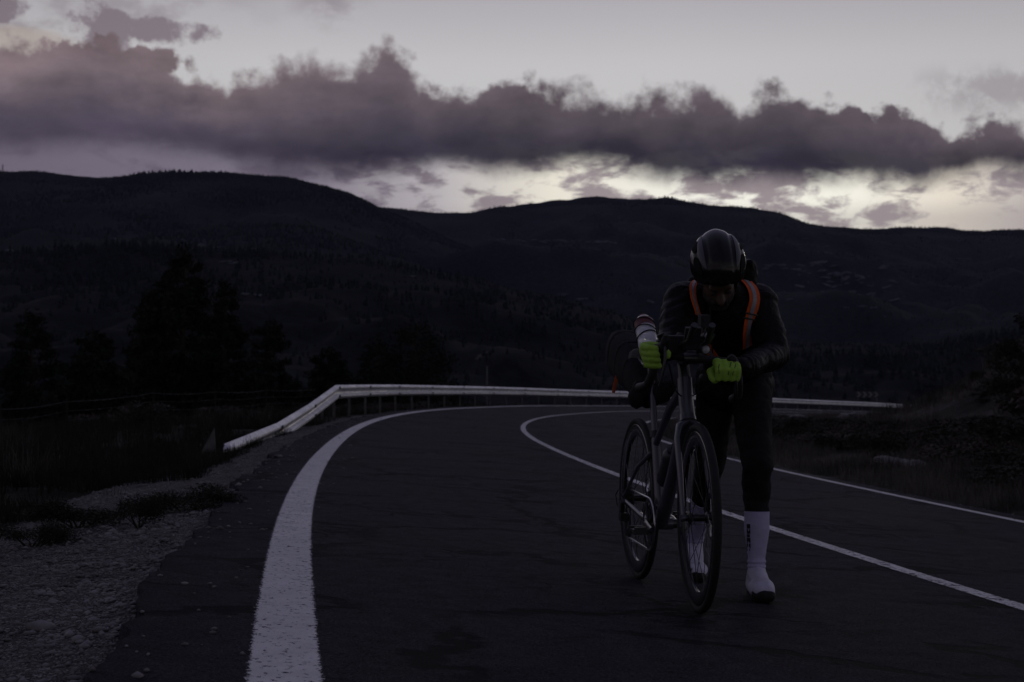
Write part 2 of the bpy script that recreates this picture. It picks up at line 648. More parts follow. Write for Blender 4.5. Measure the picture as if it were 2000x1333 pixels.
def gravel_fn(n, b, co):
    v1 = n.voro(co, 75.0, out=1)
    g = n.xyz(v1)[0]
    dist = n.voro(co, 75.0, 'DISTANCE_TO_EDGE')
    mud = n.step(n.noise(co, 2.1, 5, 0.62), 0.54, 0.72)
    c = n.ramp(g, [(0.0, (0.07, 0.066, 0.066)), (0.5, (0.16, 0.152, 0.15)), (1.0, (0.30, 0.288, 0.285))])
    c = n.mix(n.step(dist, 0.10, 0.0), c, (0.020, 0.018, 0.016))
    c = n.mix(n.m('MULTIPLY', mud, 0.82), c, (0.034, 0.031, 0.029))
    n.put(b.inputs['Base Color'], c)
    bump(n, b, n.m('ADD', n.step(dist, 0.0, 0.25), n.m('MULTIPLY', g, 0.6)), 1.0, 0.018)


def hill_fn(a, bcol, rock=0.0, tint=(0.14, 0.13, 0.12)):
    def fn(n, b, co):
        v = n.v('MULTIPLY', co, (1, 1, 1.5))
        k = n.noise(v, 0.011, 6, 0.62)
        c = n.mix(n.step(k, 0.38, 0.62), a, bcol)
        f = n.remap(n.noise(v, 0.16, 4, 0.7), 0.3, 0.7, 0.5, 1.5)
        c = n.mix(1.0, c, n.comb(f, f, f), 'MULTIPLY')
        if rock:
            r = n.step(n.noise(n.v('MULTIPLY', co, (1, 1, 3.0)), 0.020, 7, 0.66), rock, rock + 0.05)
            c = n.mix(r, c, tint)
        n.put(b.inputs['Base Color'], c)
    return fn


def leaf_fn(c0, c1, scale=0.9):
    def fn(n, b, co):
        k = n.noise(co, scale, 4, 0.6)
        n.put(b.inputs['Base Color'], n.mix(n.step(k, 0.35, 0.65), c0, c1))
    return fn


def rail_fn(n, b, co):
    k = n.noise(co, 3.0, 6, 0.65)
    st = n.noise(n.v('MULTIPLY', co, (1, 1, 0.15)), 16, 4, 0.6)
    c = n.mix(n.step(k, 0.35, 0.7), (0.74, 0.74, 0.77), (0.56, 0.56, 0.59))
    c = n.mix(n.m('MULTIPLY', n.step(st, 0.55, 0.75), 0.45), c, (0.20, 0.17, 0.15))
    n.put(b.inputs['Base Color'], c)
    n.put(b.inputs['Roughness'], n.remap(k, 0.3, 0.7, 0.42, 0.62))
    bump(n, b, n.noise(co, 30, 3, 0.6), 0.12, 0.004)


M = {}
M['asphalt'] = mat('asphalt', None, 0.85, fn=asphalt_fn, spec=0.08)
M['edge_paint'] = paint_mat('edge_paint', 0.645, 0.605)
M['centre_paint'] = paint_mat('centre_paint', 0.555, 0.575)
M['earth'] = mat('earth', None, 0.95, spec=0.1, fn=earth_fn)
M['gravel'] = mat('gravel', None, 0.9, spec=0.2, fn=gravel_fn)
M['stone'] = mat('stone', None, 0.85, spec=0.25, fn=vary((0.175, 0.17, 0.172), 0.65, 6, 0.5, 0.01, 30))
M['stone_pale'] = mat('stone_pale', None, 0.85, spec=0.25, fn=vary((0.17, 0.162, 0.160), 0.4, 7, 0.5, 0.01, 30))
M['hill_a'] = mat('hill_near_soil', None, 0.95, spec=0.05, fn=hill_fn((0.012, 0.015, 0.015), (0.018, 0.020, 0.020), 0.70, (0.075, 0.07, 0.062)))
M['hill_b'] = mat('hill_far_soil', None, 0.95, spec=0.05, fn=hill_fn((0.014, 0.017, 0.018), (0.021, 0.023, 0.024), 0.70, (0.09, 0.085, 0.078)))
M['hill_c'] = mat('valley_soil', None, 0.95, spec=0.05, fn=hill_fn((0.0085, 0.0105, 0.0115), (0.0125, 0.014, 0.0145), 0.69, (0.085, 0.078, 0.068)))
M['conifer'] = mat('conifer', None, 0.9, spec=0.1, fn=leaf_fn((0.010, 0.014, 0.015), (0.017, 0.021, 0.021), 0.05))
M['pine'] = mat('pine_needles', None, 0.8, spec=0.15, fn=leaf_fn((0.008, 0.011, 0.008), (0.015, 0.018, 0.012), 0.9))
M['bark'] = mat('bark', None, 0.95, spec=0.1, fn=vary((0.050, 0.040, 0.032), 0.4, 10, 0.8, 0.02, 25))
M['broom'] = mat('broom_leaves', None, 0.85, spec=0.15, fn=leaf_fn((0.018, 0.019, 0.014), (0.052, 0.047, 0.037), 1.6))
M['heath'] = mat('heather', None, 0.9, spec=0.1, fn=leaf_fn((0.034, 0.029, 0.025), (0.095, 0.083, 0.072), 1.6))
M['dry_grass'] = mat('dry_grass', None, 0.85, spec=0.15, fn=leaf_fn((0.040, 0.037, 0.031), (0.135, 0.123, 0.105), 0.9))
M['dark_grass'] = mat('dark_grass', None, 0.85, spec=0.15, fn=leaf_fn((0.013, 0.013, 0.010), (0.036, 0.033, 0.026), 1.1))
M['rock'] = mat('outcrop_rock', None, 0.9, spec=0.15, fn=vary((0.125, 0.127, 0.150), 0.7, 0.12, 0.6, 0.8, 0.4))
M['rail'] = mat('galvanised', None, 0.45, metal=0.9, fn=rail_fn)
M['post'] = mat('galvanised_post', None, 0.6, metal=0.4, fn=vary((0.10, 0.098, 0.10), 0.4, 9, 0.1, 0.003, 40))
M['wood'] = mat('fence_wood', None, 0.9, spec=0.2, fn=vary((0.022, 0.019, 0.017), 0.4, 12, 0.6, 0.01, 50, (1, 1, 0.2)))
M['wire'] = mat('fence_wire', (0.055, 0.054, 0.056), 0.6, metal=0.3)

# ---------------------------------------------------------------- the road: centre line, crossfall, profile
KT = [0, 10, 18, 24, 30, 36, 42, 50, 60, 75, 95, 120, 160, 240.]
TH = [-0.1524, -0.0922, -0.0676, -0.0449, 0.0009, 0.0667, 0.134, 0.2141, 0.2969, 0.3934, 0.487, 0.5628, 0.6235, 0.6403]
KZ = [0, 25, 40, 55, 75, 95, 120, 160, 240.]
ZZ = [0.005, -0.089, -0.113, -0.252, -0.586, -1.067, -1.725, -3.08, -5.79]
X0, WL, WR, RO, RH, BANK = 2.581, 3.013, 2.742, 1.149, 0.633, 0.069
DS = 0.5
S_ = np.arange(0, 240, DS)
_k = np.ones(17) / 17
_th = np.convolve(np.pad(np.interp(S_, KT, TH), 8, 'edge'), _k, 'valid')
_z = np.convolve(np.pad(np.interp(S_, KZ, ZZ), 8, 'edge'), _k, 'valid')
_x = X0 + np.cumsum(np.sin(_th)) * DS
_y = 3.2 + np.cumsum(np.cos(_th)) * DS
# behind the camera the road runs straight back
nb = 90
bs = -np.arange(nb, 0, -1) * DS
S_ = np.concatenate([bs, S_])
_x = np.concatenate([_x[0] + np.sin(_th[0]) * bs, _x])
_y = np.concatenate([_y[0] + np.cos(_th[0]) * bs, _y])
_z = np.concatenate([np.full(nb, _z[0]), _z])
_th = np.concatenate([np.full(nb, _th[0]), _th])


def road(s, o, dz=0.0):
    """point on the carriageway: s along the centre line, o to the right of it"""
    s = np.asarray(s, float)
    o = np.asarray(o, float)
    th = np.interp(s, S_, _th)
    x = np.interp(s, S_, _x) + np.cos(th) * o
    y = np.interp(s, S_, _y) - np.sin(th) * o
    z = np.interp(s, S_, _z) - BANK * (o + 1.3) + dz
    return np.stack(np.broadcast_arrays(x, y, z), -1)


def road_so(x, y):
    """nearest s and signed offset o of ground points"""
    x = np.asarray(x, float).ravel()
    y = np.asarray(y, float).ravel()
    s = np.empty_like(x)
    o = np.empty_like(x)
    for a in range(0, len(x), 8000):
        b = slice(a, a + 8000)
        d = (x[b, None] - _x) ** 2 + (y[b, None] - _y) ** 2
        i = np.argmin(d, 1)
        tx, ty = np.sin(_th[i]), np.cos(_th[i])
        rx, ry = x[b] - _x[i], y[b] - _y[i]
        s[b] = S_[i] + rx * tx + ry * ty
        sg = np.sign(rx * ty - ry * tx)
        o[b] = sg * np.hypot(rx, ry)
    return s, o


def sstep(x, a, b):
    t = np.clip((x - a) / (b - a), 0, 1)
    return t * t * (3 - 2 * t)


def vnoise(x, y, seed=0):
    """cheap smooth value noise"""
    x = np.asarray(x, float)
    y = np.asarray(y, float)
    xi, yi = np.floor(x).astype(np.int64), np.floor(y).astype(np.int64)
    fx, fy = x - xi, y - yi
    fx, fy = fx * fx * (3 - 2 * fx), fy * fy * (3 - 2 * fy)

    def h(a, b):
        q = (a * 374761393 + b * 668265263 + seed * 1442695041) & 0xFFFFFFFF
        q = ((q ^ (q >> 13)) * 1274126177) & 0xFFFFFFFF
        return ((q ^ (q >> 16)) & 0xFFFF) / 65535.0
    return (h(xi, yi) * (1 - fx) + h(xi + 1, yi) * fx) * (1 - fy) + (h(xi, yi + 1) * (1 - fx) + h(xi + 1, yi + 1) * fx) * fy


def fbm(x, y, oct=4, seed=0):
    a, t = 0.0, 0.5
    for i in range(oct):
        a = a + t * (vnoise(x * 2 ** i, y * 2 ** i, seed + i) - 0.5)
        t *= 0.5
    return a


LEDGE, REDGE = -(WL + 0.46), WR + 0.34


def ground_z(x, y):
    x = np.asarray(x, float)
    sh = x.shape
    x, y = x.ravel(), np.asarray(y, float).ravel()
    s, o = road_so(x, y)
    oc = np.clip(o, LEDGE, REDGE + 0.6)
    zr = np.interp(s, S_, _z) - BANK * (oc + 1.3)
    u = np.maximum(LEDGE - o, 0)
    v = np.maximum(o - REDGE, 0)
    z = zr - 0.10 * (1 - sstep(u + v, -0.02, 0.25)) - 0.02
    z = z - 0.08 * (u > 0) * (1 - sstep(u, 1.2, 2.2)) * (s > -4) * (s < 36)
    z = z - 0.10 * np.minimum(u, 1.8) - 0.05 * np.maximum(u - 1.8, 0) - 0.16 * np.maximum(u - 11, 0) * (1 - sstep(u, 30, 70))
    z = z + 0.035 * np.minimum(v, 5)
    near = sstep(u + v, 0.3, 2.0)
    z = z + near * (0.10 * fbm(x * 0.8, y * 0.8, 3, 5) + 0.5 * fbm(x * 0.12, y * 0.12, 3, 9) * sstep(u + v, 3, 9))
    bk = np.exp(-((x - 15.2) / 3.7) ** 2 - ((y - 33) / 10) ** 2)
    z = z + near * bk * (4.2 + 2.8 * fbm(x * 0.55, y * 0.55, 4, 15) + 1.2 * fbm(x * 1.9, y * 1.9, 3, 16))      # cut bank on the inside of the bend
    far = np.hypot(x - np.clip(x, -12, 60), y - np.clip(y, -20, 150))
    z = z - 34 * sstep(far, 15, 320) + sstep(far, 60, 400) * 12 * fbm(x * 0.006, y * 0.006, 4, 3)
    return z.reshape(sh)


def W(px, py, d):
    """world point at depth d that the lens sees at a photograph pixel"""
    return Vector(((px - 1000) / F * d, d, CH - (py - YH) / F * d))


# ground sheet, out to the horizon
azs = np.radians(np.concatenate([np.arange(-180, -26, 5.0), np.arange(-25, 25.01, 0.32), np.arange(30, 181, 5.0)]))
rr = np.concatenate([[0.05], np.geomspace(1.2, 12000, 235)])
A_, R_ = np.meshgrid(azs, rr, indexing='ij')
gx, gy = R_ * np.sin(A_), R_ * np.cos(A_)
gz = ground_z(gx, gy)
ground = link('ground', np_mesh('ground', np.stack([gx, gy, gz], -1).reshape(-1, 3), grid_faces(len(azs), len(rr))), M['earth'], smooth=True)
tag(ground, kind='structure')

# carriageway: one asphalt sheet with crumbling edges and a thickness at its sides
ss = np.concatenate([np.arange(-40, 0, 0.5), np.arange(0, 45, 0.10), np.arange(45, 236, 0.5)])
jl = 0.10 * fbm(ss * 1.3, ss * 0, 3, 11) * 2 + 0.05 * fbm(ss * 6, ss * 0, 2, 12) * 2
jr = 0.08 * fbm(ss * 1.3, ss * 0, 3, 13) * 2 + 0.05 * fbm(ss * 6, ss * 0, 2, 14) * 2
oo = np.linspace(0, 1, 15)
cols = []
for q in oo:
    o_ = (LEDGE + jl) * (1 - q) + (REDGE + jr) * q
    cols.append(road(ss, o_))
V = np.stack([road(ss, LEDGE + jl - 0.03, -0.14)] + cols + [road(ss, REDGE + jr + 0.03, -0.14)], 1).reshape(-1, 3)
road_o = link('road', np_mesh('road', V, grid_faces(len(ss), 17)), M['asphalt'], smooth=False)
tag(road_o, kind='structure')


def line(name, o_mid, width, m, s0=-38, s1=232, dz=0.004):
    s = np.concatenate([np.arange(s0, 0, 0.5), np.arange(0, 60, 0.15), np.arange(60, s1, 0.5)])
    w2 = width / 2 * 1.18
    a, b = road(s, o_mid - w2, dz), road(s, o_mid + w2, dz)
    V = np.stack([a, b], 1).reshape(-1, 3)
    uv = np.stack([np.stack([np.zeros_like(s), s], -1), np.stack([np.ones_like(s), s], -1)], 1).reshape(-1, 2)
    o = link(name, np_mesh(name, V, grid_faces(len(s), 2), uv), m)
    return tag(o, kind='structure')


line('road_marking', -WL, 0.185, M['edge_paint'])
line('road_marking', 0.0, 0.110, M['centre_paint'])
line('road_marking', WR, 0.115, M['edge_paint'])

# gravel verge between the asphalt and the grass on the valley side
sv = np.arange(-4, 36, 0.09)
ov = np.linspace(0, 1, 30)
SV, QV = np.meshgrid(sv, ov, indexing='ij')
wid = 1.75 + 1.1 * fbm(sv * 0.25, sv * 0, 3, 21)
OV = LEDGE + 0.10 - QV * wid[:, None]
P = road(SV, OV)
hh = 0.05 * fbm(P[..., 0] * 2.2, P[..., 1] * 2.2, 4, 23) + 0.03 * fbm(P[..., 0] * 12, P[..., 1] * 12, 3, 24)
fall = 0.06 * sstep(QV, 0.6, 1.0) * 2.2
P[..., 2] += -0.035 + hh * 1.1 - fall - 0.16 * np.maximum(LEDGE - OV, 0)
P[..., 2] = np.where(QV < 0.02, road(SV, OV)[..., 2] - 0.06, P[..., 2])
verge = link('gravel_verge', np_mesh('gravel_verge', P.reshape(-1, 3), grid_faces(len(sv), len(ov))), M['gravel'], smooth=True)
tag(verge, kind='structure')


def verge_z(s, o):
    p = road(s, o)
    q = (LEDGE + 0.10 - o) / (1.75 + 1.1 * fbm(np.asarray(s) * 0.25, np.asarray(s) * 0, 3, 21))
    return p[..., 2] - 0.035 - 0.16 * np.maximum(LEDGE - o, 0) + 1.1 * (0.05 * fbm(p[..., 0] * 2.2, p[..., 1] * 2.2, 4, 23)) - 0.132 * sstep(q, 0.6, 1.0)


# loose stones: uncountable small ones as one mass, the large ones singly
OCT_V = np.array([(1, 0, 0), (-1, 0, 0), (0, 1, 0), (0, -1, 0), (0, 0, 1), (0, 0, -1), (.62, .62, .45), (-.62, .62, .45), (-.62, -.62, .45), (.62, -.62, .45)], float)
OCT_F = np.array([(0, 6, 9), (2, 7, 6), (1, 8, 7), (3, 9, 8), (4, 9, 6), (4, 6, 7), (4, 7, 8), (4, 8, 9), (0, 2, 6), (2, 1, 7), (1, 3, 8), (3, 0, 9), (2, 0, 5), (1, 2, 5), (3, 1, 5), (0, 3, 5)])


def scatter(name, pos, size, tv, tf, m, jitter=0.25, squash=(0.4, 0.8), kind='stuff', lab=None, cat=None, upright=False):
    n = len(pos)
    a = rng.uniform(0, 2 * math.pi, n)
    c, s = np.cos(a), np.sin(a)
    v = np.repeat(tv[None], n, 0) * (1 + rng.uniform(-jitter, jitter, (n, len(tv), 3)))
    v[..., 2] *= rng.uniform(*squash, n)[:, None]
    if not upright:
        v[..., 0] *= rng.uniform(0.7, 1.4, n)[:, None]
    x = v[..., 0] * c[:, None] - v[..., 1] * s[:, None]
    y = v[..., 0] * s[:, None] + v[..., 1] * c[:, None]
    v = np.stack([x, y, v[..., 2]], -1) * np.asarray(size)[:, None, None] + pos[:, None]
    f = tf[None] + (np.arange(n) * len(tv))[:, None, None]
    o = link(name, np_mesh(name, v.reshape(-1, 3), f.reshape(-1, tf.shape[1])), m)
    return tag(o, lab, cat, kind=kind)


n = 34000
s1 = rng.uniform(-2, 34, n)
s1 = 34 - (34 + 2) * rng.power(1.3, n)
o1 = LEDGE + 0.05 - np.where(rng.random(n) < 0.5, np.abs(rng.normal(0, 0.5, n)), rng.uniform(0, 2.0, n))
keep = (fbm(s1 * 0.9, o1 * 1.2, 3, 31) > -0.06) | (rng.random(n) < 0.25)
s1, o1 = s1[keep], o1[keep]
p1 = road(s1, o1)
p1[:, 2] = verge_z(s1, o1) + 0.002
scatter('gravel', p1, rng.gamma(1.7, 0.0030, len(s1)) + 0.0028, OCT_V, OCT_F, M['stone'],
        lab='loose grey gravel scattered along the valley edge of the asphalt', cat='gravel')
n = 500
s1 = rng.uniform(0, 30, n)
o1 = rng.choice([1, 1, 0], n) * (LEDGE + rng.gamma(1.4, 0.14, n))
o1 = np.where(o1 == 0, REDGE - rng.gamma(1.4, 0.25, n), o1)
p1 = road(s1, o1, 0.003)
scatter('gravel', p1, rng.gamma(2.0, 0.003, n) + 0.003, OCT_V, OCT_F, M['stone'],
        lab='stray stone chips lying on the asphalt near both road edges', cat='gravel')


def rock_mesh(seed, sub=2, rough=0.35, flat=0.55):
    bm = bmesh.new()
    bmesh.ops.create_icosphere(bm, subdivisions=sub, radius=1.0)
    for v in bm.verts:
        d = mnoise.fractal(v.co * 0.9 + Vector((seed * 3.7, seed, 0)), 1.0, 2.0, 4) * rough
        c = mnoise.cell(v.co * 1.6 + Vector((seed, 0, 0))) * rough * 0.4
        v.co *= 1 + d + c
        v.co.z *= flat
    me = bpy.data.meshes.new('stone')
    bm.to_mesh(me)
    bm.free()
    return me


stone_meshes = [rock_mesh(i) for i in range(5)]
for q in stone_meshes:
    q.materials.append(M['stone_pale'])
stones = [(150, 1225, .055), (120, 1240, .03), (75, 1207, .035), (40, 1222, .03), (205, 1133, .022), (290, 1112, .02), (325, 1063, .035), (205, 1047, .022), (340, 1137, .03),
          (347, 1165, .02), (262, 1280, .03), (115, 1270, .028), (30, 1290, .03), (300, 1187, .024), (160, 1310, .03), (60, 1140, .025), (150, 1138, .02), (245, 1180, .022),
          (365, 940, .05), (290, 985, .04), (318, 1012, .035), (258, 1030, .04), (400, 905, .04), (455, 900, .035), (352, 978, .04), (300, 960, .05)]
for i, (px, py, r_) in enumerate(stones):
    d = CH * F / (py - YH)
    for _ in range(4):
        p = W(px, py, d)
        zz = float(ground_z(np.array([p.x]), np.array([p.y]))[0]) + 0.03
        d = (CH - zz) * F / (py - YH)
    p = W(px, py, d)
    o = bpy.data.objects.new('stone', stone_meshes[i % 5])
    COL.objects.link(o)
    o.location = p + Vector((0, 0, r_ * 0.1))
    r_ *= 0.62
    o.scale = (r_ * random.uniform(.8, 1.3), r_, r_ * random.uniform(.7, 1.0))
    o.rotation_euler = (0, 0, random.uniform(0, 6.28))
    tag(o, 'pale fist-sized stone lying in the gravel beside the asphalt edge', 'stone', 'larger stones in the roadside gravel')

# ---------------------------------------------------------------- hills
def hill(name, pts, D, D0, zb, Db, m, seed, amp, power=1.35):
    px = np.array([p[0] for p in pts], float)
    zr_ = np.array([CH + (YH - p[1]) / F * D for p in pts])
    Xr = (px - 1000) / F * D
    X = np.linspace(Xr[0], Xr[-1], 420)
    zr = np.interp(X, Xr, zr_)
    kk = np.hanning(9)
    zr = np.convolve(np.pad(zr, 4, 'edge'), kk / kk.sum(), 'valid')
    v = np.concatenate([np.linspace(0, 1, 90), np.linspace(1.02, 1.6, 16)])
    XX, VV = np.meshgrid(X, v, indexing='ij')
    ZR = zr[:, None] + 0 * VV
    Y = D0 + (D - D0) * np.minimum(VV, 1) + np.maximum(VV - 1, 0) * Db
    prof = np.where(VV <= 1, np.minimum(VV, 1) ** power, 1 - 1.1 * np.maximum(VV - 1, 0) ** 1.5)
    Z = zb + (ZR - zb) * prof
    bump_ = amp * fbm(XX / (D * 0.05), Y / (D * 0.07), 5, seed) * np.where(VV < 1, 4 * np.minimum(VV, 1) * (1 - np.minimum(VV, 1)) + 0.02, 0.3)
    Z = Z + bump_
    o = link(name, np_mesh(name, np.stack([XX, Y, Z], -1).reshape(-1, 3), grid_faces(len(X), len(v))), m, smooth=True)
    tag(o, kind='structure')
    return X, v, XX, Y, Z


SK_A = [(-1500, 420), (-900, 360), (-300, 322), (0, 333), (60, 335), (130, 344), (200, 350), (240, 349), (300, 343), (400, 341), (480, 343), (560, 347), (620, 357), (680, 375),
        (745, 405), (790, 424), (860, 456), (960, 500), (1120, 570), (1400, 680), (1800, 800)]
SK_B = [(-400, 520), (200, 470), (500, 425), (690, 405), (745, 403), (800, 407), (860, 412), (920, 413), (960, 409), (1040, 402), (1130, 397), (1210, 393), (1290, 391), (1350, 398), (1400, 405),
        (1480, 410), (1530, 420), (1580, 437), (1660, 442), (1760, 445), (1860, 448), (1950, 450), (2000, 452), (2300, 462), (2700, 440), (3300, 470)]
SK_C = [(-1400, 560), (-400, 520), (0, 497), (300, 486), (500, 492), (700, 505), (900, 540), (1100, 590), (1300, 640), (1500, 670), (1700, 680), (1850, 670), (2000, 650), (2300, 600), (2800, 520), (3400, 500)]
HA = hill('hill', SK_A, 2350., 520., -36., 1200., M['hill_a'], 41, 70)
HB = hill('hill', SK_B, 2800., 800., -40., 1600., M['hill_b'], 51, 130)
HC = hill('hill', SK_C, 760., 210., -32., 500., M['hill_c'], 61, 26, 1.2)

# thin evening haze in the valley air
hm = bpy.data.materials.new('haze')
hm.use_nodes = True
for n_ in list(hm.node_tree.nodes):
    hm.node_tree.nodes.remove(n_)
pv_ = hm.node_tree.nodes.new('ShaderNodeVolumePrincipled')
pv_.inputs['Color'].default_value = (0.60, 0.66, 1.0, 1)
pv_.inputs['Density'].default_value = 2.6e-5
hm.node_tree.links.new(pv_.outputs[0], hm.node_tree.nodes.new('ShaderNodeOutputMaterial').inputs['Volume'])
haze = MB().box((0, 0, 140), (26000, 26000, 620)).build('haze', hm, None, smooth=False)
tag(haze, 'thin bluish evening haze filling the valley', 'haze', kind='stuff')

# conifer woods on the slopes (one mass per slope)
TV, TF = [], []
for (r0, z0, z1) in ((0.30, 0.05, 0.72), (0.19, 0.45, 1.0)):
    b0 = len(TV)
    for j in range(5):
        a = 2 * math.pi * j / 5
        TV.append((r0 * math.cos(a), r0 * math.sin(a), z0))
    TV.append((0, 0, z1))
    for j in range(5):
        TF.append((b0 + j, b0 + (j + 1) % 5, b0 + 5))
TV, TF = np.array(TV, float), np.array(TF)


def woods(H, nn, h0, h1, lab, px0, px1, ridge, seed, thr=-0.12):
    X, v, XX, Y, Z = H
    D = Y[0, 89]
    Xa, Xb = np.searchsorted(X, (px0 - 1000) / F * D), np.searchsorted(X, (px1 - 1000) / F * D)
    i = rng.uniform(max(Xa, 0), min(Xb, len(X) - 2), nn)
    j = np.where(rng.random(nn) < ridge, rng.uniform(84, 91, nn), 8 + 81 * rng.power(1.6, nn))
    i0, j0 = i.astype(int), j.astype(int)
    fi, fj = i - i0, j - j0
    def bl(Q):
        return (Q[i0, j0] * (1 - fi) + Q[i0 + 1, j0] * fi) * (1 - fj) + (Q[i0, j0 + 1] * (1 - fi) + Q[i0 + 1, j0 + 1] * fi) * fj
    P = np.stack([bl(XX), bl(Y), bl(Z) - 0.3], -1)
    keep = (fbm(P[:, 0] / (D * 0.02), P[:, 1] / (D * 0.03), 4, seed) > thr) | (j0 > 84)
    P = P[keep]
    hgt = rng.uniform(h0, h1, len(P)) * (0.45 + 2.0 * np.maximum(0, fbm(P[:, 0] / 90, P[:, 1] / 90, 3, seed + 3) + 0.2))
    scatter('forest', P, hgt, TV, TF, M['conifer'], 0.18, (0.85, 1.25), 'stuff', lab, 'forest', upright=True)


woods(HA, 38000, 3.0, 5.4, 'dark conifer forest covering the rounded hill at the upper left', -250, 1100, 0.22, 71)
woods(HB, 36000, 2.0, 3.6, 'distant conifer forest over the long low hill behind the cyclist', 550, 2400, 0.22, 81)
woods(HC, 15000, 2.5, 5.0, 'scattered dark pines on the valley slope below the hills', -500, 2700, 0.06, 91, -0.05)

# pale outcrops on the far slopes, each found where the lens sees it on the hill surface
bpy.context.view_layer.update()
dg0 = bpy.context.evaluated_depsgraph_get()
hill_tree = []
for o in bpy.data.objects:
    if o.name.startswith('hill'):
        hill_tree.append(BVHTree.FromObject(o, dg0))
rock_meshes = [rock_mesh(20 + i, 3, 0.95, 0.6) for i in range(4)]
for q in rock_meshes:
    q.materials.append(M['rock'])


def hill_hit(px, py):
    d = (W(px, py, 1.0) - Vector((0, 0, CH))).normalized()
    best = None
    for t in hill_tree:
        h = t.ray_cast(Vector((0, 0, CH)), d)
        if h[0] is not None and (best is None or h[3] < best[3]):
            best = h
    return best


def outcrop(px, py, wpx, label, group):
    h = hill_hit(px, py)
    if h is None:
        return
    r_ = wpx / F * h[3] * 0.5
    o = bpy.data.objects.new('rock_outcrop', random.choice(rock_meshes))
    COL.objects.link(o)
    o.location = h[0]
    o.scale = (r_, r_ * 0.6, r_ * random.uniform(.25, .6))
    o.rotation_euler = (0, random.uniform(-.25, .25), random.uniform(-.5, .5))
    tag(o, label, 'rock', group)


for q in range(20):
    outcrop(958 + q * 12.6 + random.uniform(-4, 4), 468 + random.uniform(-1.5, 3) + q * 0.25, random.uniform(6, 16), 'pale rock face in the narrow broken band high on the far hill', 'rock band on the far hill')
for q in range(60):
    a = random.gauss(0, 1)
    outcrop(1625 + 60 * a, 543 + 10 * a + random.gauss(0, 22), random.uniform(4, 18), 'pale rock on the open slope to the right of the cyclist', 'rocks on the open slope')
for (px, py, wd) in ((1510, 517, 12), (1525, 518, 15), (1590, 515, 16), (1605, 513, 18), (1875, 508, 14), (1890, 506, 12), (1915, 492, 10), (1560, 560, 14), (1700, 575, 16), (1645, 536, 18), (1662, 534, 15), (1680, 541, 16)):
    outcrop(px, py, wd, 'pale rock on the open slope to the right of the cyclist', 'rocks on the open slope')
for (px, py, wd) in ((390, 481, 18), (420, 484, 14), (440, 512, 22), (455, 515, 16), (475, 575, 22), (505, 577, 14), (470, 600, 6), (497, 487, 12), (225, 467, 10), (15, 490, 14), (1100, 577, 26), (1140, 585, 22), (1270, 590, 14), (805, 540, 10)):
    outcrop(px, py, wd, 'small pale rock among the dark pines on the valley slope', 'rocks on the valley slope')

# ---------------------------------------------------------------- grass, shrubs, trees
def blades(name, centres, per, h0, h1, spread, m, lab, width=0.004):
    n = len(centres) * per
    c = np.repeat(centres, per, 0)
    a = rng.uniform(0, 2 * math.pi, n)
    rad = spread * np.sqrt(rng.random(n))
    p = c + np.stack([np.cos(a) * rad, np.sin(a) * rad, np.zeros(n)], -1)
    h = rng.uniform(h0, h1, n) * np.repeat(rng.uniform(0.6, 1.25, len(centres)), per)
    b = rng.uniform(0, 2 * math.pi, n)
    lean = rng.uniform(0.1, 0.75, n) * h
    dirx, diry = np.cos(a) * 0.7 + np.cos(b) * 0.5, np.sin(a) * 0.7 + np.sin(b) * 0.5
    sx, sy = -np.sin(b) * width, np.cos(b) * width
    z0 = np.zeros(n)
    v0 = p + np.stack([sx, sy, z0], -1)
    v1 = p - np.stack([sx, sy, z0], -1)
    mid = p + np.stack([dirx * lean * 0.3, diry * lean * 0.3, h * 0.6], -1)
    v2 = mid + np.stack([sx * .7, sy * .7, z0], -1)
    v3 = mid - np.stack([sx * .7, sy * .7, z0], -1)
    v4 = p + np.stack([dirx * lean, diry * lean, h], -1)
    V = np.stack([v0, v1, v2, v3, v4], 1).reshape(-1, 3)
    f = np.array([(0, 1, 3), (0, 3, 2), (2, 3, 4)])[None] + (np.arange(n) * 5)[:, None, None]
    o = link(name, np_mesh(name, V, f.reshape(-1, 3)), m)
    return tag(o, lab, 'grass', kind='stuff')


def on_ground(x, y, dz=-0.01):
    return np.stack([x, y, ground_z(x, y) + dz], -1)


def so_points(n, s0, s1, o0, o1, thr, seed, pw=1.0):
    s = s1 - (s1 - s0) * rng.power(pw, n)
    o = rng.uniform(min(o0, o1), max(o0, o1), n)
    p = road(s, o)
    k = fbm(p[:, 0] * 0.5, p[:, 1] * 0.5, 3, seed) > thr
    return p[k, 0], p[k, 1]


x_, y_ = so_points(5200, 0, 48, -5.2, -15, -0.10, 101, 1.5)
blades('grass', on_ground(x_, y_), 13, 0.10, 0.42, 0.13, M['dark_grass'], 'dark rough grass on the falling bank at the left of the road')
x_, y_ = so_points(3600, 0.5, 34, -3.95, -5.7, 0.015, 103, 1.7)
blades('grass', on_ground(x_, y_, 0.05), 18, 0.05, 0.17, 0.08, M['dark_grass'], 'short tufts of dark grass growing in the gravel verge', 0.003)
x_, y_ = so_points(700, 4, 40, -5.4, -13, 0.06, 105, 1.2)
blades('grass', on_ground(x_, y_), 14, 0.25, 0.62, 0.10, M['dry_grass'], 'tall pale dry grass stems standing on the left bank', 0.003)
x_, y_ = so_points(6500, 3, 52, 3.15, 8.5, -0.16, 107, 1.3)
blades('grass', on_ground(x_, y_), 12, 0.06, 0.26, 0.12, M['dry_grass'], 'dry yellowish grass on the verge inside the bend', 0.0035)


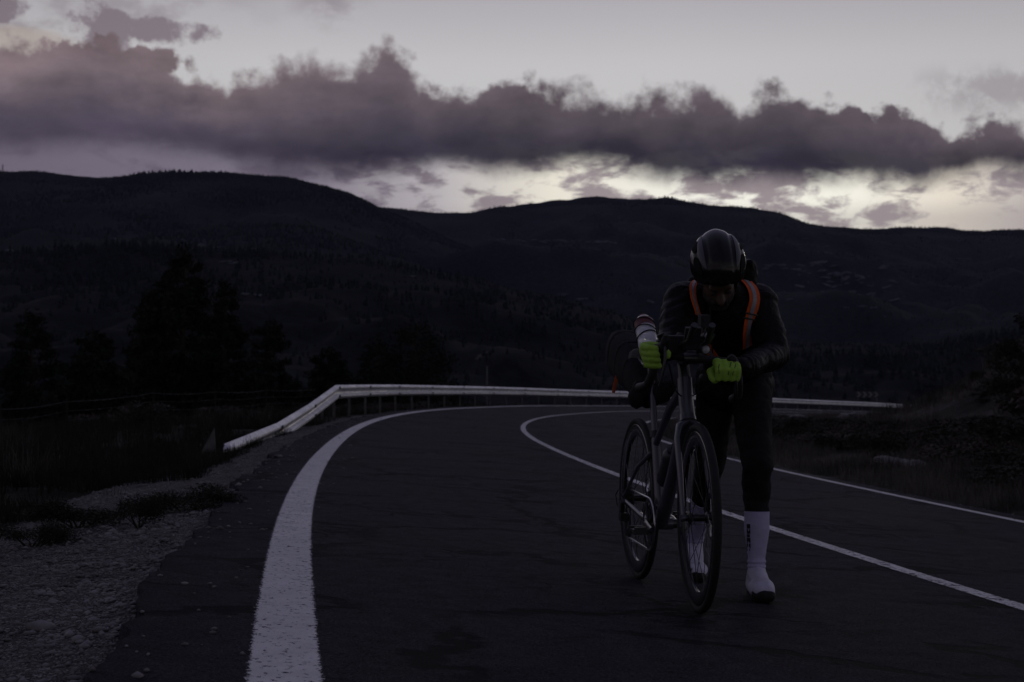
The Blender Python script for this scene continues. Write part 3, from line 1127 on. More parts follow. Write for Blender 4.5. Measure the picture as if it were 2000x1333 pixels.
nb_ = 2600
xb, yb = rng.normal(13.5, 2.6, nb_), rng.uniform(19, 47, nb_)
kb = (fbm(xb * 0.6, yb * 0.6, 3, 109) > -0.10) & (1000 + F * xb / yb > 1700)
blades('grass', on_ground(xb[kb], yb[kb]), 14, 0.10, 0.38, 0.16, M['dry_grass'], 'rough dry grass growing over the cut bank at the right edge', 0.006)


def leaf_cloud(lobes, n, size, flat=1.0):
    """small leaf faces spread through ellipsoid lobes"""
    L = np.array([l[:3] for l in lobes], float)
    Rr = np.array([l[3:6] for l in lobes], float)
    wgt = np.prod(Rr, 1) ** 0.7
    i = rng.choice(len(lobes), n, p=wgt / wgt.sum())
    d = rng.normal(size=(n, 3))
    d /= np.linalg.norm(d, axis=1)[:, None]
    rad = rng.random(n) ** 0.45
    p = L[i] + d * Rr[i] * rad[:, None]
    a = rng.normal(size=(n, 3))
    a /= np.linalg.norm(a, axis=1)[:, None]
    b = np.cross(a, rng.normal(size=(n, 3)))
    b /= np.linalg.norm(b, axis=1)[:, None]
    s = size * rng.uniform(0.55, 1.4, n)[:, None]
    V = np.stack([p - a * s, p + b * s * 0.5 * flat, p + a * s, p - b * s * 0.5 * flat], 1).reshape(-1, 3)
    f = np.arange(n * 4).reshape(-1, 4)
    return V, f


def shrub_variant(seed, m, nleaf=1500, size=0.055):
    random.seed(seed)
    lobes = [(random.uniform(-.55, .55), random.uniform(-.55, .55), random.uniform(.25, .62), random.uniform(.25, .45), random.uniform(.25, .45), random.uniform(.18, .34)) for _ in range(7)]
    V, f = leaf_cloud(lobes, nleaf, size, 0.7)
    fol = np_mesh('foliage', V, f)
    fol.materials.append(m)
    mb = MB()
    for l in lobes:
        mid = Vector(l[:3]) * 0.5 + Vector((random.uniform(-.1, .1), random.uniform(-.1, .1), 0.02))
        mb.tube([(random.uniform(-.06, .06), random.uniform(-.06, .06), -0.08), mid, Vector(l[:3]) + Vector((0, 0, l[5] * 0.6))], [0.022, 0.015, 0.005], 5)
    stem = mb.mesh('stems')
    stem.materials.append(M['bark'])
    return fol, stem


SHR = [shrub_variant(i, M['broom'] if i % 2 == 0 else M['heath']) for i in range(6)]
SHR += [shrub_variant(31, M['broom'], 6500, 0.030), shrub_variant(32, M['broom'], 6500, 0.028)]
random.seed(11)


def shrub(x, y, w_, h, label, group=None, var=None, name='shrub', dz=0.0):
    z = float(ground_z(np.array([x]), np.array([y]))[0]) + dz
    fol, stem = SHR[random.randrange(6) if var is None else var]
    r = empty(name, (x, y, z), random.uniform(0, 6.28))
    r.scale = (w_, w_, h)
    tag(r, label, 'shrub', group)
    for nm, me in (('foliage', fol), ('stem', stem)):
        o = bpy.data.objects.new(nm, me)
        COL.objects.link(o)
        o.parent = r
    return r


# the dark bush that spills over the asphalt edge
pb = W(372, 1036, 9.2)
shrub(pb.x, pb.y, 0.32, 0.21, 'small dark bush spilling over the asphalt edge beside the gravel', None, 6, dz=0.07)
pb = W(270, 1095, 8.2)
shrub(pb.x, pb.y, 0.18, 0.22, 'low dark tuft of scrub in the gravel near the road edge', None, 7, dz=0.07)
pb = W(150, 1075, 8.6)
shrub(pb.x, pb.y, 0.34, 0.20, 'flat dark mat of scrub in the gravel at the left', None, 6, dz=0.07)
pb = W(60, 1120, 7.6)
shrub(pb.x, pb.y, 0.26, 0.16, 'dark low scrub in the gravel close to the left edge', None, 7, dz=0.07)
# right of the bend: low scrub, then the cut bank
sh_lab = {'low': 'low brown heather clump on the rough ground inside the bend', 'bank': 'dense brown shrub on the cut bank at the right edge',
          'left': 'dark scrub on the grassy bank below the guardrail', 'far': 'dark scrub beyond the guardrail on the far side of the road'}
cnt = 0
while cnt < 85:
    s = random.uniform(9, 58)
    o = random.uniform(4.4, 13)
    p = road(s, o)
    px = 1000 + F * p[0] / p[1]
    if not (1240 < px < 2150) or p[1] < 9:
        continue
    if o < 5.2 and random.random() < 0.6:
        continue
    h = random.uniform(0.18, 0.42)
    if YH - F * (float(ground_z(np.array([p[0]]), np.array([p[1]]))[0]) + h - CH) / p[1] < 808:
        continue
    shrub(p[0], p[1], random.uniform(0.4, 0.95), h, sh_lab['low'], 'heather clumps inside the bend')
    cnt += 1
for q in range(150):
    x = random.gauss(13.0, 2.6)
    y = random.uniform(20, 46)
    w_, h_ = random.uniform(0.5, 1.3), random.uniform(0.4, 0.95)
    zt = float(ground_z(np.array([x]), np.array([y]))[0]) + h_ * 0.95
    pxl, pyt = 1000 + F * (x - w_) / y, YH - F * (zt - CH) / y
    if pxl < 1885 and pyt < 800:
        w_, h_ = w_ * 0.45, h_ * 0.30
        if pxl < 1780:
            continue
    shrub(x, y, w_, h_, sh_lab['bank'], 'shrubs on the cut bank')
for q in range(46):
    s = random.uniform(12, 60)
    o = random.uniform(-8.0, -22)
    p = road(s, o)
    shrub(p[0], p[1], random.uniform(0.5, 1.2), random.uniform(0.35, 0.9), sh_lab['left'], 'scrub on the left bank')
for q in range(60):
    s = random.uniform(34, 150)
    o = random.uniform(-5.6, -13)
    p = road(s, o)
    shrub(p[0], p[1], random.uniform(0.6, 1.4), random.uniform(0.25, 0.62), sh_lab['far'], 'scrub beyond the guardrail')

for q in range(26):
    x, y = random.gauss(13.4, 1.9), random.uniform(22, 44)
    if 1000 + F * x / y < 1840:
        continue
    o = bpy.data.objects.new('boulder', stone_meshes[q % 5])
    COL.objects.link(o)
    r_ = random.uniform(0.08, 0.20)
    o.location = (x, y, float(ground_z(np.array([x]), np.array([y]))[0]) + r_ * 0.1)
    o.scale = (r_ * random.uniform(.8, 1.6), r_, r_ * random.uniform(.6, 1.1))
    o.rotation_euler = (0, 0, random.uniform(0, 6.28))
    tag(o, 'weathered grey rock sticking out of the rough cut bank at the right', 'boulder', 'rocks in the cut bank')
# boulders on the inside of the bend
for i, (px, py, d, r_, lab) in enumerate(((1745, 876, 22, .20, 'pale flat boulder among heather on the inside of the bend'), (1788, 880, 21.5, .15, 'smaller pale boulder just right of the flat one in the heather'),
                                          (1560, 806, 44, .28, 'pale rock near the far road surface beyond the rider'), (1660, 812, 42, .26, 'grey rock between heather clumps below the far road'),
                                          (1880, 822, 30, .24, 'grey rock at the foot of the cut bank'))):
    p = W(px, py, d)
    p.z = float(ground_z(np.array([p.x]), np.array([p.y]))[0])
    o = link('boulder', rock_mesh(40 + i, 3, 0.4, 0.6), M['stone_pale'])
    o.location = p + Vector((0, 0, r_ * 0.15))
    o.scale = (r_ * 1.35, r_, r_ * 0.8)
    o.rotation_euler = (0, 0, i * 1.3)
    tag(o, lab, 'boulder')


def pine(px, top_py, d, width_px, label, seed, bare=0.25):
    """umbrella-ish mountain pine: leaning trunk, whorled limbs, needle clumps with gaps"""
    random.seed(seed)
    top = W(px, top_py, d)
    z0 = float(ground_z(np.array([top.x]), np.array([top.y]))[0]) - 0.2
    H = top.z - z0
    Rw = width_px / F * d / 2
    r = empty('pine_tree', (top.x, top.y, z0))
    tag(r, label, 'tree')
    trunk = [(math.sin(i * 1.3 + seed) * 0.012 * H * (i / 6), math.cos(i * 1.7 + seed) * 0.012 * H * (i / 6), H * 0.97 * i / 6) for i in range(7)]
    tm = MB().tube(trunk, [H * 0.022 * (1 - 0.13 * i) for i in range(7)], 9)
    lobes = [(0, 0, H * 0.94, Rw * .30, Rw * .30, H * .06)]
    nl = 40
    for i in range(nl):
        t = bare + (0.95 - bare) * (i + random.random()) / nl
        a = i * 2.4 + random.uniform(-.5, .5)
        prof = (1 - ((t - bare) / (1.02 - bare)) ** 1.5) * (0.62 + 0.38 * min(1, (t - bare) / 0.15))
        L = Rw * (0.30 + 0.78 * prof) * random.uniform(0.65, 1.1)
        p0 = Vector((0, 0, H * t * 0.97))
        p1 = p0 + Vector((math.cos(a) * L, math.sin(a) * L, L * random.uniform(-.05, .35)))
        pm = (p0 + p1) / 2 + Vector((0, 0, -L * 0.06))
        tm.tube([p0, pm, p1], [H * 0.008, H * 0.005, H * 0.002], 5)
        for q in (0.55, 0.8, 1.0):
            c = p0.lerp(p1, q) + Vector((random.uniform(-.12, .12) * L, random.uniform(-.12, .12) * L, random.uniform(0, .1) * L))
            k = L * random.uniform(.32, .55)
            lobes.append((c.x, c.y, c.z, k, k, k * random.uniform(.55, .85)))
    tm.build('trunk', M['bark'], r)
    V, f = leaf_cloud(lobes, 14000, max(0.12, H * 0.016), 0.6)
    crown = link('crown', np_mesh('crown', V, f), M['pine'], r)
    return r


pine(358, 474, 74, 175, 'tall bushy pine rising dark against the left slope', 1, 0.10)
pine(438, 545, 70, 110, 'shorter pine close against the right side of the tallest left pine', 2, 0.08)
pine(292, 562, 82, 120, 'mid-height pine just left of the tallest left pine', 3, 0.10)
pine(185, 640, 64, 150, 'low spreading pine near the left edge behind the wire fence', 4, 0.05)
pine(530, 622, 90, 130, 'rounded dark pine left of the guardrail bend', 5, 0.06)
pine(812, 622, 96, 190, 'broad round pine behind the guardrail near the middle', 6, 0.05)
pine(735, 655, 104, 120, 'smaller pine at the left side of the broad round pine', 7, 0.06)
pine(640, 676, 84, 110, 'low pine right above the kink of the guardrail', 8, 0.05)
pine(60, 600, 110, 140, 'dark pine standing at the far left of the slope', 9, 0.1)
random.seed(23)

# ---------------------------------------------------------------- guardrail
PROF = [(0.000, 0.000), (0.018, 0.004), (0.080, 0.040), (0.083, 0.062), (0.080, 0.084), (0.012, 0.125), (0.004, 0.145), (0.006, 0.165), (0.078, 0.226), (0.083, 0.245), (0.080, 0.264), (0.018, 0.308), (0.000, 0.312)]
sr = np.arange(6, 232, 0.25)
rail_path = road(sr, -(WL + RO), RH)
rail_px = 1000 + F * rail_path[:, 0] / rail_path[:, 1]


def s_at_px(px):
    return float(np.interp(px, rail_px[:700], sr[:700]))


kink_s = s_at_px(656)
cuts = [s_at_px(p) for p in (717, 775, 840, 901, 960, 1022, 1086, 1147, 1207)]
step = (cuts[-1] - cuts[0]) / 8
while cuts[-1] + step < 228:
    cuts.append(cuts[-1] + step)
cuts = [kink_s] + cuts
rail_top = lambda s: Vector(road(s, -(WL + RO), RH))


def term_pt(px, py):
    q = rail_top(s_at_px(px))
    return Vector((q.x, q.y, CH - (py - YH) / F * q.y))


term = [term_pt(437, 868), term_pt(540, 827), term_pt(607, 787), rail_top(kink_s)]
g_base = rail_top(kink_s)
g_base.z -= RH
rail = empty('guardrail', g_base)
BASE[rail.name] = g_base
tag(rail, 'galvanised steel guardrail running round the outside of the bend with a sloped end', 'guardrail')


def beam(tops, lap, squash=None):
    """W-beam over a polyline of its top edge; the face with the two ridges looks at the road"""
    rows = []
    for i, t in enumerate(tops):
        a, b = tops[max(i - 1, 0)], tops[min(i + 1, len(tops) - 1)]
        d = (b - a).normalized()
        nrm = Vector((d.y, -d.x, 0)).normalized()
        up = nrm.cross(d).normalized()
        if up.z < 0:
            up = -up
        k = squash[i] if squash else 1.0
        fr = [t + nrm * (q[0] + lap) - up * (0.312 - q[1]) * k for q in PROF]
        bk = [t + nrm * (q[0] + lap - 0.004) - up * (0.312 - q[1]) * k for q in PROF[::-1]]
        rows.append(fr + bk)
    mb = MB()
    n = len(rows[0])
    vs = [p for r_ in rows for p in r_]
    fs = []
    for i in range(len(rows) - 1):
        for j in range(n):
            j2 = (j + 1) % n
            fs.append((i * n + j, i * n + j2, (i + 1) * n + j2, (i + 1) * n + j))
    fs.append(tuple(range(n))[::-1])
    fs.append(tuple((len(rows) - 1) * n + j for j in range(n)))
    return mb.add(vs, fs)


def bolts(parent, p, d):
    mb = MB()
    nrm = Vector((d.y, -d.x, 0)).normalized()
    up = nrm.cross(d).normalized()
    if up.z < 0:
        up = -up
    for dx_ in (-0.10, 0.06):
        for q in (0.235, 0.265, 0.05, 0.08):
            c = p + d * dx_ + nrm * 0.088 - up * (0.312 - q)
            mb.tube([c, c + nrm * 0.016], 0.016, 6)
    mb.build('bolt', M['post'], parent, smooth=False)


def post(p, top_gap=0.03):
    gz_ = float(ground_z(np.array([p.x]), np.array([p.y]))[0]) - 0.15
    top = p.z - top_gap
    h = top - gz_
    if h < 0.12:
        return
    mb = MB()
    c = Vector((p.x, p.y, (top + gz_) / 2))
    mb.box(c + Vector((-0.07, 0, 0)), (0.006, 0.10, h))
    mb.box(c + Vector((-0.045, 0.047, 0)), (0.05, 0.006, h - 0.004))
    mb.box(c + Vector((-0.045, -0.047, 0)), (0.05, 0.006, h - 0.004))
    mb.box(Vector((p.x - 0.035, p.y, top - 0.14)), (0.06, 0.085, 0.18))
    mb.build('post', M['post'], rail, smooth=False)


for i in range(3):
    a, b = term[i], term[i + 1]
    d = (b - a).normalized()
    lap = 0.006 * (i % 2)
    tops = [a - d * (0.12 if i else 0.0)] + [a.lerp(b, k / 4) for k in range(1, 5)]
    sq = None
    o = beam(tops, lap, sq).build('beam', M['rail'], rail, smooth=False)
    if i:
        bolts(o, a + Vector((0, 0, 0)), d)
    for k in (0.5, 1.0):
        post(a.lerp(b, k))
for i in range(len(cuts) - 1):
    a, b = cuts[i], cuts[i + 1]
    lap = 0.006 * ((i + 1) % 2)
    tops = [rail_top(a - 0.12)] if i else [rail_top(a)]
    tops += [rail_top(a + (b - a) * k / 3) for k in range(1, 4)]
    o = beam(tops, lap).build('beam', M['rail'], rail, smooth=False)
    if i < 14:
        bolts(o, rail_top(a), (rail_top(a + 0.3) - rail_top(a)).normalized())
    post(rail_top((a + b) / 2))
    post(rail_top(b))
# the buried end: folded stub and the triangular fin beside it
e0 = term[0]
mb = MB().add([e0 + Vector(q) for q in ((0.02, -.02, 0), (0.09, -.02, -.02), (0.10, -.02, -.11), (.03, -.02, -.13), (0.02, -.16, -.05), (.08, -.16, -.06), (.08, -.16, -.12), (.03, -.16, -.12))],
             [(0, 1, 2, 3), (4, 7, 6, 5), (0, 4, 5, 1), (1, 5, 6, 2), (2, 6, 7, 3), (3, 7, 4, 0)])
mb.build('end_stub', M['rail'], rail, smooth=False)
fz = Vector((e0.x - 0.17, e0.y - 0.1, e0.z - 0.06))
mb = MB().add([fz + Vector(q) for q in ((-.09, 0, -.08), (.10, .02, -.08), (.08, .02, .24), (-.09, .012, -.08), (.10, .032, -.08), (.08, .032, .24))], [(0, 1, 2), (3, 5, 4), (0, 3, 4, 1), (1, 4, 5, 2), (2, 5, 3, 0)])
mb.build('end_plate', M['post'], rail, smooth=False)

# ---------------------------------------------------------------- wire fence on the valley side, marker pole, bend marker board
f_base = W(300, 770, 58)
fence = empty('wire_fence', f_base)
BASE[fence.name] = Vector(f_base)
tag(fence, 'thin wire fence with wooden posts on the dark bank at the left', 'fence')
fpts = [W(-120, 812, 38), W(0, 800, 42), W(130, 785, 47), W(300, 768, 54), W(420, 766, 60), W(520, 763, 67), (W(640, 759, 74))]
for p in fpts:
    z = min(float(ground_z(np.array([p.x]), np.array([p.y]))[0]), p.z - 0.6)
    MB().tube([(p.x, p.y, z - 0.2), (p.x + 0.01, p.y, (z + p.z) / 2), (p.x, p.y, p.z + 0.10)], [0.04, 0.036, 0.034], 7).build('post', M['wood'], fence)
for dzw in (0.0, -0.28, -0.56):
    pts = []
    for a, b in zip(fpts[:-1], fpts[1:]):
        for k in range(5):
            q = a.lerp(b, k / 5)
            sag = -0.06 * math.sin(math.pi * k / 5)
            pts.append((q.x, q.y - 0.05, q.z + dzw + sag))
    MB().tube(pts, 0.006 if dzw == 0 else 0.004, 4).build('wire', M['wire'], fence)

pp = W(951, 752, 70)
zg = float(ground_z(np.array([pp.x]), np.array([pp.y]))[0])
mb = MB().tube([(pp.x, pp.y, zg - 0.2), (pp.x, pp.y, 1.45)], 0.035, 8)
pole = mb.build('marker_pole', M['post'], None, base=(pp.x, pp.y, zg))
tag(pole, 'slim grey metal pole standing behind the guardrail left of the bicycle', 'pole')

M['board_black'] = mat('board_black', None, 0.6, fn=vary((0.03, 0.03, 0.034), 0.3, 3, 0))
M['board_white'] = mat('board_white', None, 0.5, fn=vary((0.16, 0.16, 0.17), 0.2, 3, 0))
bc = W(1694, 771, 128)
bg_ = float(ground_z(np.array([bc.x]), np.array([bc.y]))[0])
board = empty('bend_marker_board', (bc.x, bc.y, bg_), R(-12))
tag(board, 'dark bend marker board with pale chevrons beyond the far guardrail', 'road sign')
hb = bc.z - bg_
MB().box((0, 0, hb), (1.9, 0.03, 0.5)).build('panel', M['board_black'], board, smooth=False)
for s_ in (-0.75, 0.75):
    MB().tube([(s_, 0.05, -0.3), (s_, 0.05, hb + 0.2)], 0.035, 8).build('post', M['post'], board)
for i in range(4):
    cx = -0.69 + i * 0.46
    mb = MB()
    tip, arm, th_ = 0.20, 0.21, 0.17
    for sg in (1, -1):
        quad = [(cx + tip, 0), (cx + tip - th_, 0), (cx - th_, sg * arm), (cx, sg * arm)]
        v8 = [(x, -0.018, hb + z) for x, z in quad] + [(x, -0.0155, hb + z) for x, z in quad]
        mb.add(v8, [(0, 1, 2, 3), (7, 6, 5, 4), (0, 4, 5, 1), (1, 5, 6, 2), (2, 6, 7, 3), (3, 7, 4, 0)])
    mb.build('chevron', M['board_white'], board, smooth=False)

# radio mast on the left ridge
mp = W(5, 331, 2340)
mb = MB()
for a in range(3):
    q = 2 * math.pi * a / 3
    mb.tube([(mp.x + 1.2 * math.cos(q), mp.y + 1.2 * math.sin(q), mp.z - 6), (mp.x + 0.35 * math.cos(q), mp.y + 0.35 * math.sin(q), mp.z + 7)], 0.28, 5)
for k in range(7):
    z = mp.z - 5 + k * 1.9
    mb.lathe([(1.15 - 0.11 * k, -0.12), (1.3 - 0.11 * k, 0), (1.15 - 0.11 * k, 0.12)], 6, Matrix.Translation((mp.x, mp.y, z)), closed=True)
mb.lathe([(0.01, -0.3), (0.9, -0.2), (0.9, 0.5), (0.01, 0.6)], 10, Matrix.Translation((mp.x + 0.8, mp.y, mp.z + 5.4)))
mast = mb.build('radio_mast', M['post'], None, base=(mp.x, mp.y, mp.z - 6))
tag(mast, 'tiny lattice mast on the wooded ridge at the far left', 'mast')

# ---------------------------------------------------------------- bicycle materials
M['carbon'] = mat('carbon_paint', None, 0.30, spec=0.5, fn=vary((0.054, 0.056, 0.074), 0.12, 5, 0), Coat_Weight=0.6, Coat_Roughness=0.12)
M['carbon_dark'] = mat('carbon_dark', None, 0.34, spec=0.5, fn=vary((0.020, 0.020, 0.023), 0.2, 9, 0), Coat_Weight=0.35, Coat_Roughness=0.15)
M['rim'] = mat('rim_carbon', None, 0.26, spec=0.5, fn=vary((0.016, 0.016, 0.018), 0.2, 20, 0), Coat_Weight=0.5, Coat_Roughness=0.1)
M['tyre'] = mat('tyre_rubber', None, 0.78, spec=0.3, fn=vary((0.016, 0.016, 0.017), 0.3, 40, 0.3, 0.001, 300))
M['rubber'] = mat('hood_rubber', None, 0.7, spec=0.3, fn=vary((0.014, 0.014, 0.015), 0.3, 30, 0.2, 0.001, 250))
M['tape'] = mat('bar_tape', None, 0.65, spec=0.35, fn=vary((0.016, 0.016, 0.017), 0.3, 60, 0.3, 0.002, 120))
M['steel'] = mat('bare_steel', None, 0.28, metal=1.0, fn=vary((0.42, 0.42, 0.44), 0.2, 30, 0))
M['dark_alloy'] = mat('dark_alloy', None, 0.38, metal=0.6, fn=vary((0.035, 0.035, 0.038), 0.3, 30, 0))
M['cordura'] = mat('bag_fabric', None, 0.85, spec=0.15, fn=vary((0.016, 0.016, 0.018), 0.35, 14, 0.5, 0.004, 45))
M['bag_grey'] = mat('bag_panel', None, 0.6, spec=0.4, fn=vary((0.022, 0.022, 0.025), 0.3, 12, 0.4, 0.003, 60))
M['strap_orange'] = mat('orange_strap', None, 0.7, spec=0.3, fn=vary((0.30, 0.06, 0.016), 0.15, 40, 0.3, 0.001, 300))
M['lens'] = mat('lamp_lens', (0.55, 0.56, 0.60), 0.08, spec=0.6, Transmission_Weight=0.35)
M['screen'] = mat('computer_screen', None, 0.12, spec=0.6, fn=vary((0.035, 0.038, 0.045), 0.1, 20, 0))

# ---------------------------------------------------------------- bicycle (local frame: x forward, y to the rider's left, z up; rear axle over x = 0)
WR_ = 0.340
rear_c = W(1247, 1136, 6.60)
front_c = W(1364, 1200, 5.615)
ax_dir = Vector((front_c.x - rear_c.x, front_c.y - rear_c.y, 0))
yaw = math.atan2(ax_dir.y, ax_dir.x)
zroad = lambda x, y: float(np.interp(road_so(np.array([x]), np.array([y]))[0][0], S_, _z) - BANK * (road_so(np.array([x]), np.array([y]))[1][0] + 1.3))
bz = (zroad(rear_c.x, rear_c.y) + zroad(front_c.x, front_c.y)) / 2
pitch_ = math.atan2(zroad(rear_c.x, rear_c.y) - zroad(front_c.x, front_c.y), ax_dir.length)
bike = empty('bicycle', (rear_c.x, rear_c.y, zroad(rear_c.x, rear_c.y)), yaw)
bike.rotation_euler = (0, pitch_, yaw)
tag(bike, 'dark carbon road bicycle with deep rims pushed along by the rider', 'bicycle')
MBK = Matrix.Translation(bike.location) @ bike.rotation_euler.to_matrix().to_4x4()
BK = lambda x, y, z: MBK @ Vector((x, y, z))
WB = ax_dir.length


def wheel(x, steer, rear=False):
    rot = Matrix.Rotation(R(90), 4, 'X')
    prof = [(0.262, 0.0), (0.2635, 0.006), (0.285, 0.0125), (0.308, 0.0135), (0.312, 0.0115), (0.312, -0.0115), (0.308, -0.0135), (0.285, -0.0125), (0.2635, -0.006)]
    rim = MB().lathe(prof, 64, rot, closed=True).build('wheel', M['rim'], bike)
    rim.location = (x, 0, WR_)
    rim.rotation_euler = (0, 0, R(steer))
    pt = [(0.3255 + 0.0150 * math.cos(a), 0.0152 * math.sin(a)) for a in [2 * math.pi * k / 14 for k in range(14)]]
    MB().lathe(pt, 72, rot, closed=True).build('tyre', M['tyre'], rim)
    h = MB().lathe([(0.004, -0.055), (0.009, -0.055), (0.010, -0.040), (0.022, -0.034), (0.022, -0.030), (0.013, -0.024), (0.013, 0.020), (0.024, 0.028), (0.024, 0.033), (0.012, 0.040), (0.009, 0.055), (0.004, 0.055)], 18, rot)
    h.build('hub', M['dark_alloy'], rim)
    sp = MB()
    for k in range(24):
        a = 2 * math.pi * k / 24
        sd = 1 if k % 2 else -1
        tw = (0.62 if (k // 2) % 2 else -0.62)
        p0 = Vector((0.022 * math.cos(a + tw * 2), sd * 0.031, 0.022 * math.sin(a + tw * 2)))
        p1 = Vector((0.264 * math.cos(a), sd * 0.002, 0.264 * math.sin(a)))
        sp.tube([p0, p1], 0.0013, 4)
    sp.build('spokes', M['dark_alloy'], rim)
    dy_ = 0.046
    rt = MB().lathe([(0.066, dy_ - 0.001), (0.080, dy_ - 0.001), (0.080, dy_ + 0.001), (0.066, dy_ + 0.001)], 40, rot.inverted(), closed=True)
    for k in range(6):
        a = 2 * math.pi * k / 6
        rt.tube([(0.02 * math.cos(a), dy_, 0.02 * math.sin(a)), (0.069 * math.cos(a + .45), dy_, 0.069 * math.sin(a + .45))], 0.0035, 5)
    rt.build('disc_rotor', M['steel'], rim)
    MB().tube([(0.24 * math.cos(4.1), 0.004, 0.24 * math.sin(4.1)), (0.27 * math.cos(4.1), 0.0, 0.27 * math.sin(4.1))], 0.0032, 6).build('valve', M['steel'], rim)
    if rear:
        cs = MB()
        for k in range(9):
            r0 = 0.052 - 0.004 * k
            yy = -0.030 - 0.0042 * k
            cs.lathe([(r0 - .008, yy), (r0, yy), (r0, yy - .002), (r0 - .008, yy - .002)], 26, rot.inverted(), closed=True)
        cs.build('cassette', M['dark_alloy'], rim)
    return rim


wheel(0.0, 0.0, True)
wheel(WB, -3.0)

BB = Vector((0.415, 0, 0.268))
ST = Vector((0.318, 0, 0.600))
H0, H1 = Vector((WB - 0.158, 0, 0.700)), Vector((WB - 0.203, 0, 0.842))
axR = Vector((0, 0, WR_))
fr = MB()
fr.tube([H0, H0.lerp(H1, 0.5) + Vector((-0.004, 0, 0)), H1], [0.030, 0.0285, 0.0275], 18, flat=1.0, side=(1, 0, 0))
fr.tube([H0 + Vector((-0.012, 0, 0.012)), H0.lerp(BB, 0.5) + Vector((0, 0, -0.006)), BB], [0.027, 0.028, 0.030], 16, flat=0.92)
fr.tube([H1 + Vector((-0.01, 0, -0.03)), H1.lerp(ST, 0.5), ST + Vector((0, 0, -0.025))], [0.021, 0.019, 0.016], 14, flat=0.85)
fr.tube([BB, ST, ST + Vector((-0.006, 0, 0.02))], [0.024, 0.0195, 0.0195], 14, flat=0.9)
fr.tube([BB + Vector((0, -0.045, 0)), BB + Vector((0, 0.045, 0))], 0.024, 18)
for sg in (-1, 1):
    fr.tube([BB + Vector((-0.02, sg * 0.028, -0.003)), Vector((0.24, sg * 0.043, 0.288)), axR + Vector((0.0, sg * 0.064, -0.004))], [0.0155, 0.0125, 0.0095], 10, flat=0.8)
    fr.tube([ST + Vector((-0.006, sg * 0.014, -0.055)), ST.lerp(axR, 0.45) + Vector((0, sg * 0.040, 0.0)), axR + Vector((0.004, sg * 0.064, 0.004))], [0.0098, 0.0078, 0.0072], 10)
    fr.tube([axR + Vector((0, sg * 0.055, 0)), axR + Vector((0, sg * 0.071, 0))], 0.014, 10)
fr.build('frame', M['carbon'], bike)
fk = MB()
cr = H0 + Vector((0.006, 0, -0.006))
axF = Vector((WB, 0, WR_))
fk.tube([H0 + Vector((-.002, 0, .006)), cr + Vector((0.004, 0, -0.012))], [0.030, 0.033], 18)
for sg in (-1, 1):
    fk.tube([cr + Vector((0.002, sg * 0.004, -0.008)), cr + Vector((0.012, sg * 0.034, -0.026)), cr + Vector((0.028, sg * 0.047, -0.075)), cr.lerp(axF, 0.6) + Vector((0.006, sg * 0.052, 0)), axF + Vector((0.0, sg * 0.056, 0.0))],
            [0.022, 0.021, 0.0185, 0.015, 0.0105], 12, flat=0.62, side=(1, 0, 0))
    fk.tube([axF + Vector((0, sg * 0.048, 0)), axF + Vector((0, sg * 0.066, 0))], 0.013, 10)
fk.build('fork', M['carbon'], bike)

# callipers on the rider's left
for c, nm in ((axF + Vector((-0.030, 0.052, 0.048)), 0), (axR + Vector((0.055, 0.052, 0.02)), 1)):
    rot = Matrix.Rotation(R(35 if nm == 0 else 80), 3, 'Y')
    cal = MB().box(c, (0.030, 0.034, 0.074), rot).box(c + Vector((0.006, 0.003, 0)), (0.036, 0.022, 0.05), rot).build('brake_calliper', M['dark_alloy'], bike, smooth=False)
    MB().tube([c + Vector((0.0, 0.017, 0.026)), c + Vector((0, 0.024, 0.026))], 0.005, 8).tube([c + Vector((0.0, 0.017, -0.026)), c + Vector((0, 0.024, -0.026))], 0.005, 8).build('bolt', M['steel'], cal)

# cranks level, pedals, rings, chain
crk = MB()
lev = R(-4)
cd = Vector((math.cos(lev), 0, math.sin(lev))) * 0.172
for sg, dr in ((-1, 1), (1, -1)):
    y0, y1 = sg * 0.062, sg * 0.078
    e = BB + cd * dr
    crk.tube([BB + Vector((0, sg * 0.045, 0)), BB + Vector((0, y0 + sg * .008, 0))], 0.019, 14)
    crk.tube([BB + Vector((0, y0, 0)), BB.lerp(e, 0.5) + Vector((0, (y0 + y1) / 2, 0)), e + Vector((0, y1, 0))], [0.019, 0.0155, 0.0145], 12, flat=0.55)
crank = crk.build('crankset', M['carbon_dark'], bike)
rot = Matrix.Rotation(R(90), 4, 'X')
for rr_, yy in ((0.101, -0.050), (0.076, -0.042)):
    cg = MB().lathe([(rr_ - 0.016, -yy - 0.0015), (rr_, -yy - 0.0015), (rr_, -yy + 0.0015), (rr_ - 0.016, -yy + 0.0015)], 48, Matrix.Translation(BB) @ rot, closed=True)
    for k in range(4):
        a = k * math.pi / 2 + 0.5
        cg.tube([BB + Vector((0.02 * math.cos(a), yy, 0.02 * math.sin(a))), BB + Vector(((rr_ - .012) * math.cos(a), yy, (rr_ - .012) * math.sin(a)))], 0.006, 6)
    cg.build('chainring', M['dark_alloy'], crank)
for sg, dr in ((-1, 1), (1, -1)):
    e = BB + cd * dr + Vector((0, sg * 0.078, 0))
    pd_ = MB().tube([e, e + Vector((0, sg * 0.085, 0))], 0.0065, 8)
    pd_.box(e + Vector((0.0, sg * 0.052, 0)), (0.085, 0.058, 0.020))
    pd_.box(e + Vector((0.034, sg * 0.052, 0.006)), (0.022, 0.044, 0.026)).box(e + Vector((-0.036, sg * 0.052, 0.004)), (0.016, 0.060, 0.028))
    pd_.build('pedal', M['dark_alloy'], crank, smooth=False)
chp = []
for k in range(11):
    a = R(95 - 190 * k / 10 + 0)
    chp.append(BB + Vector((0.103 * math.cos(a), -0.050, 0.103 * math.sin(a))))
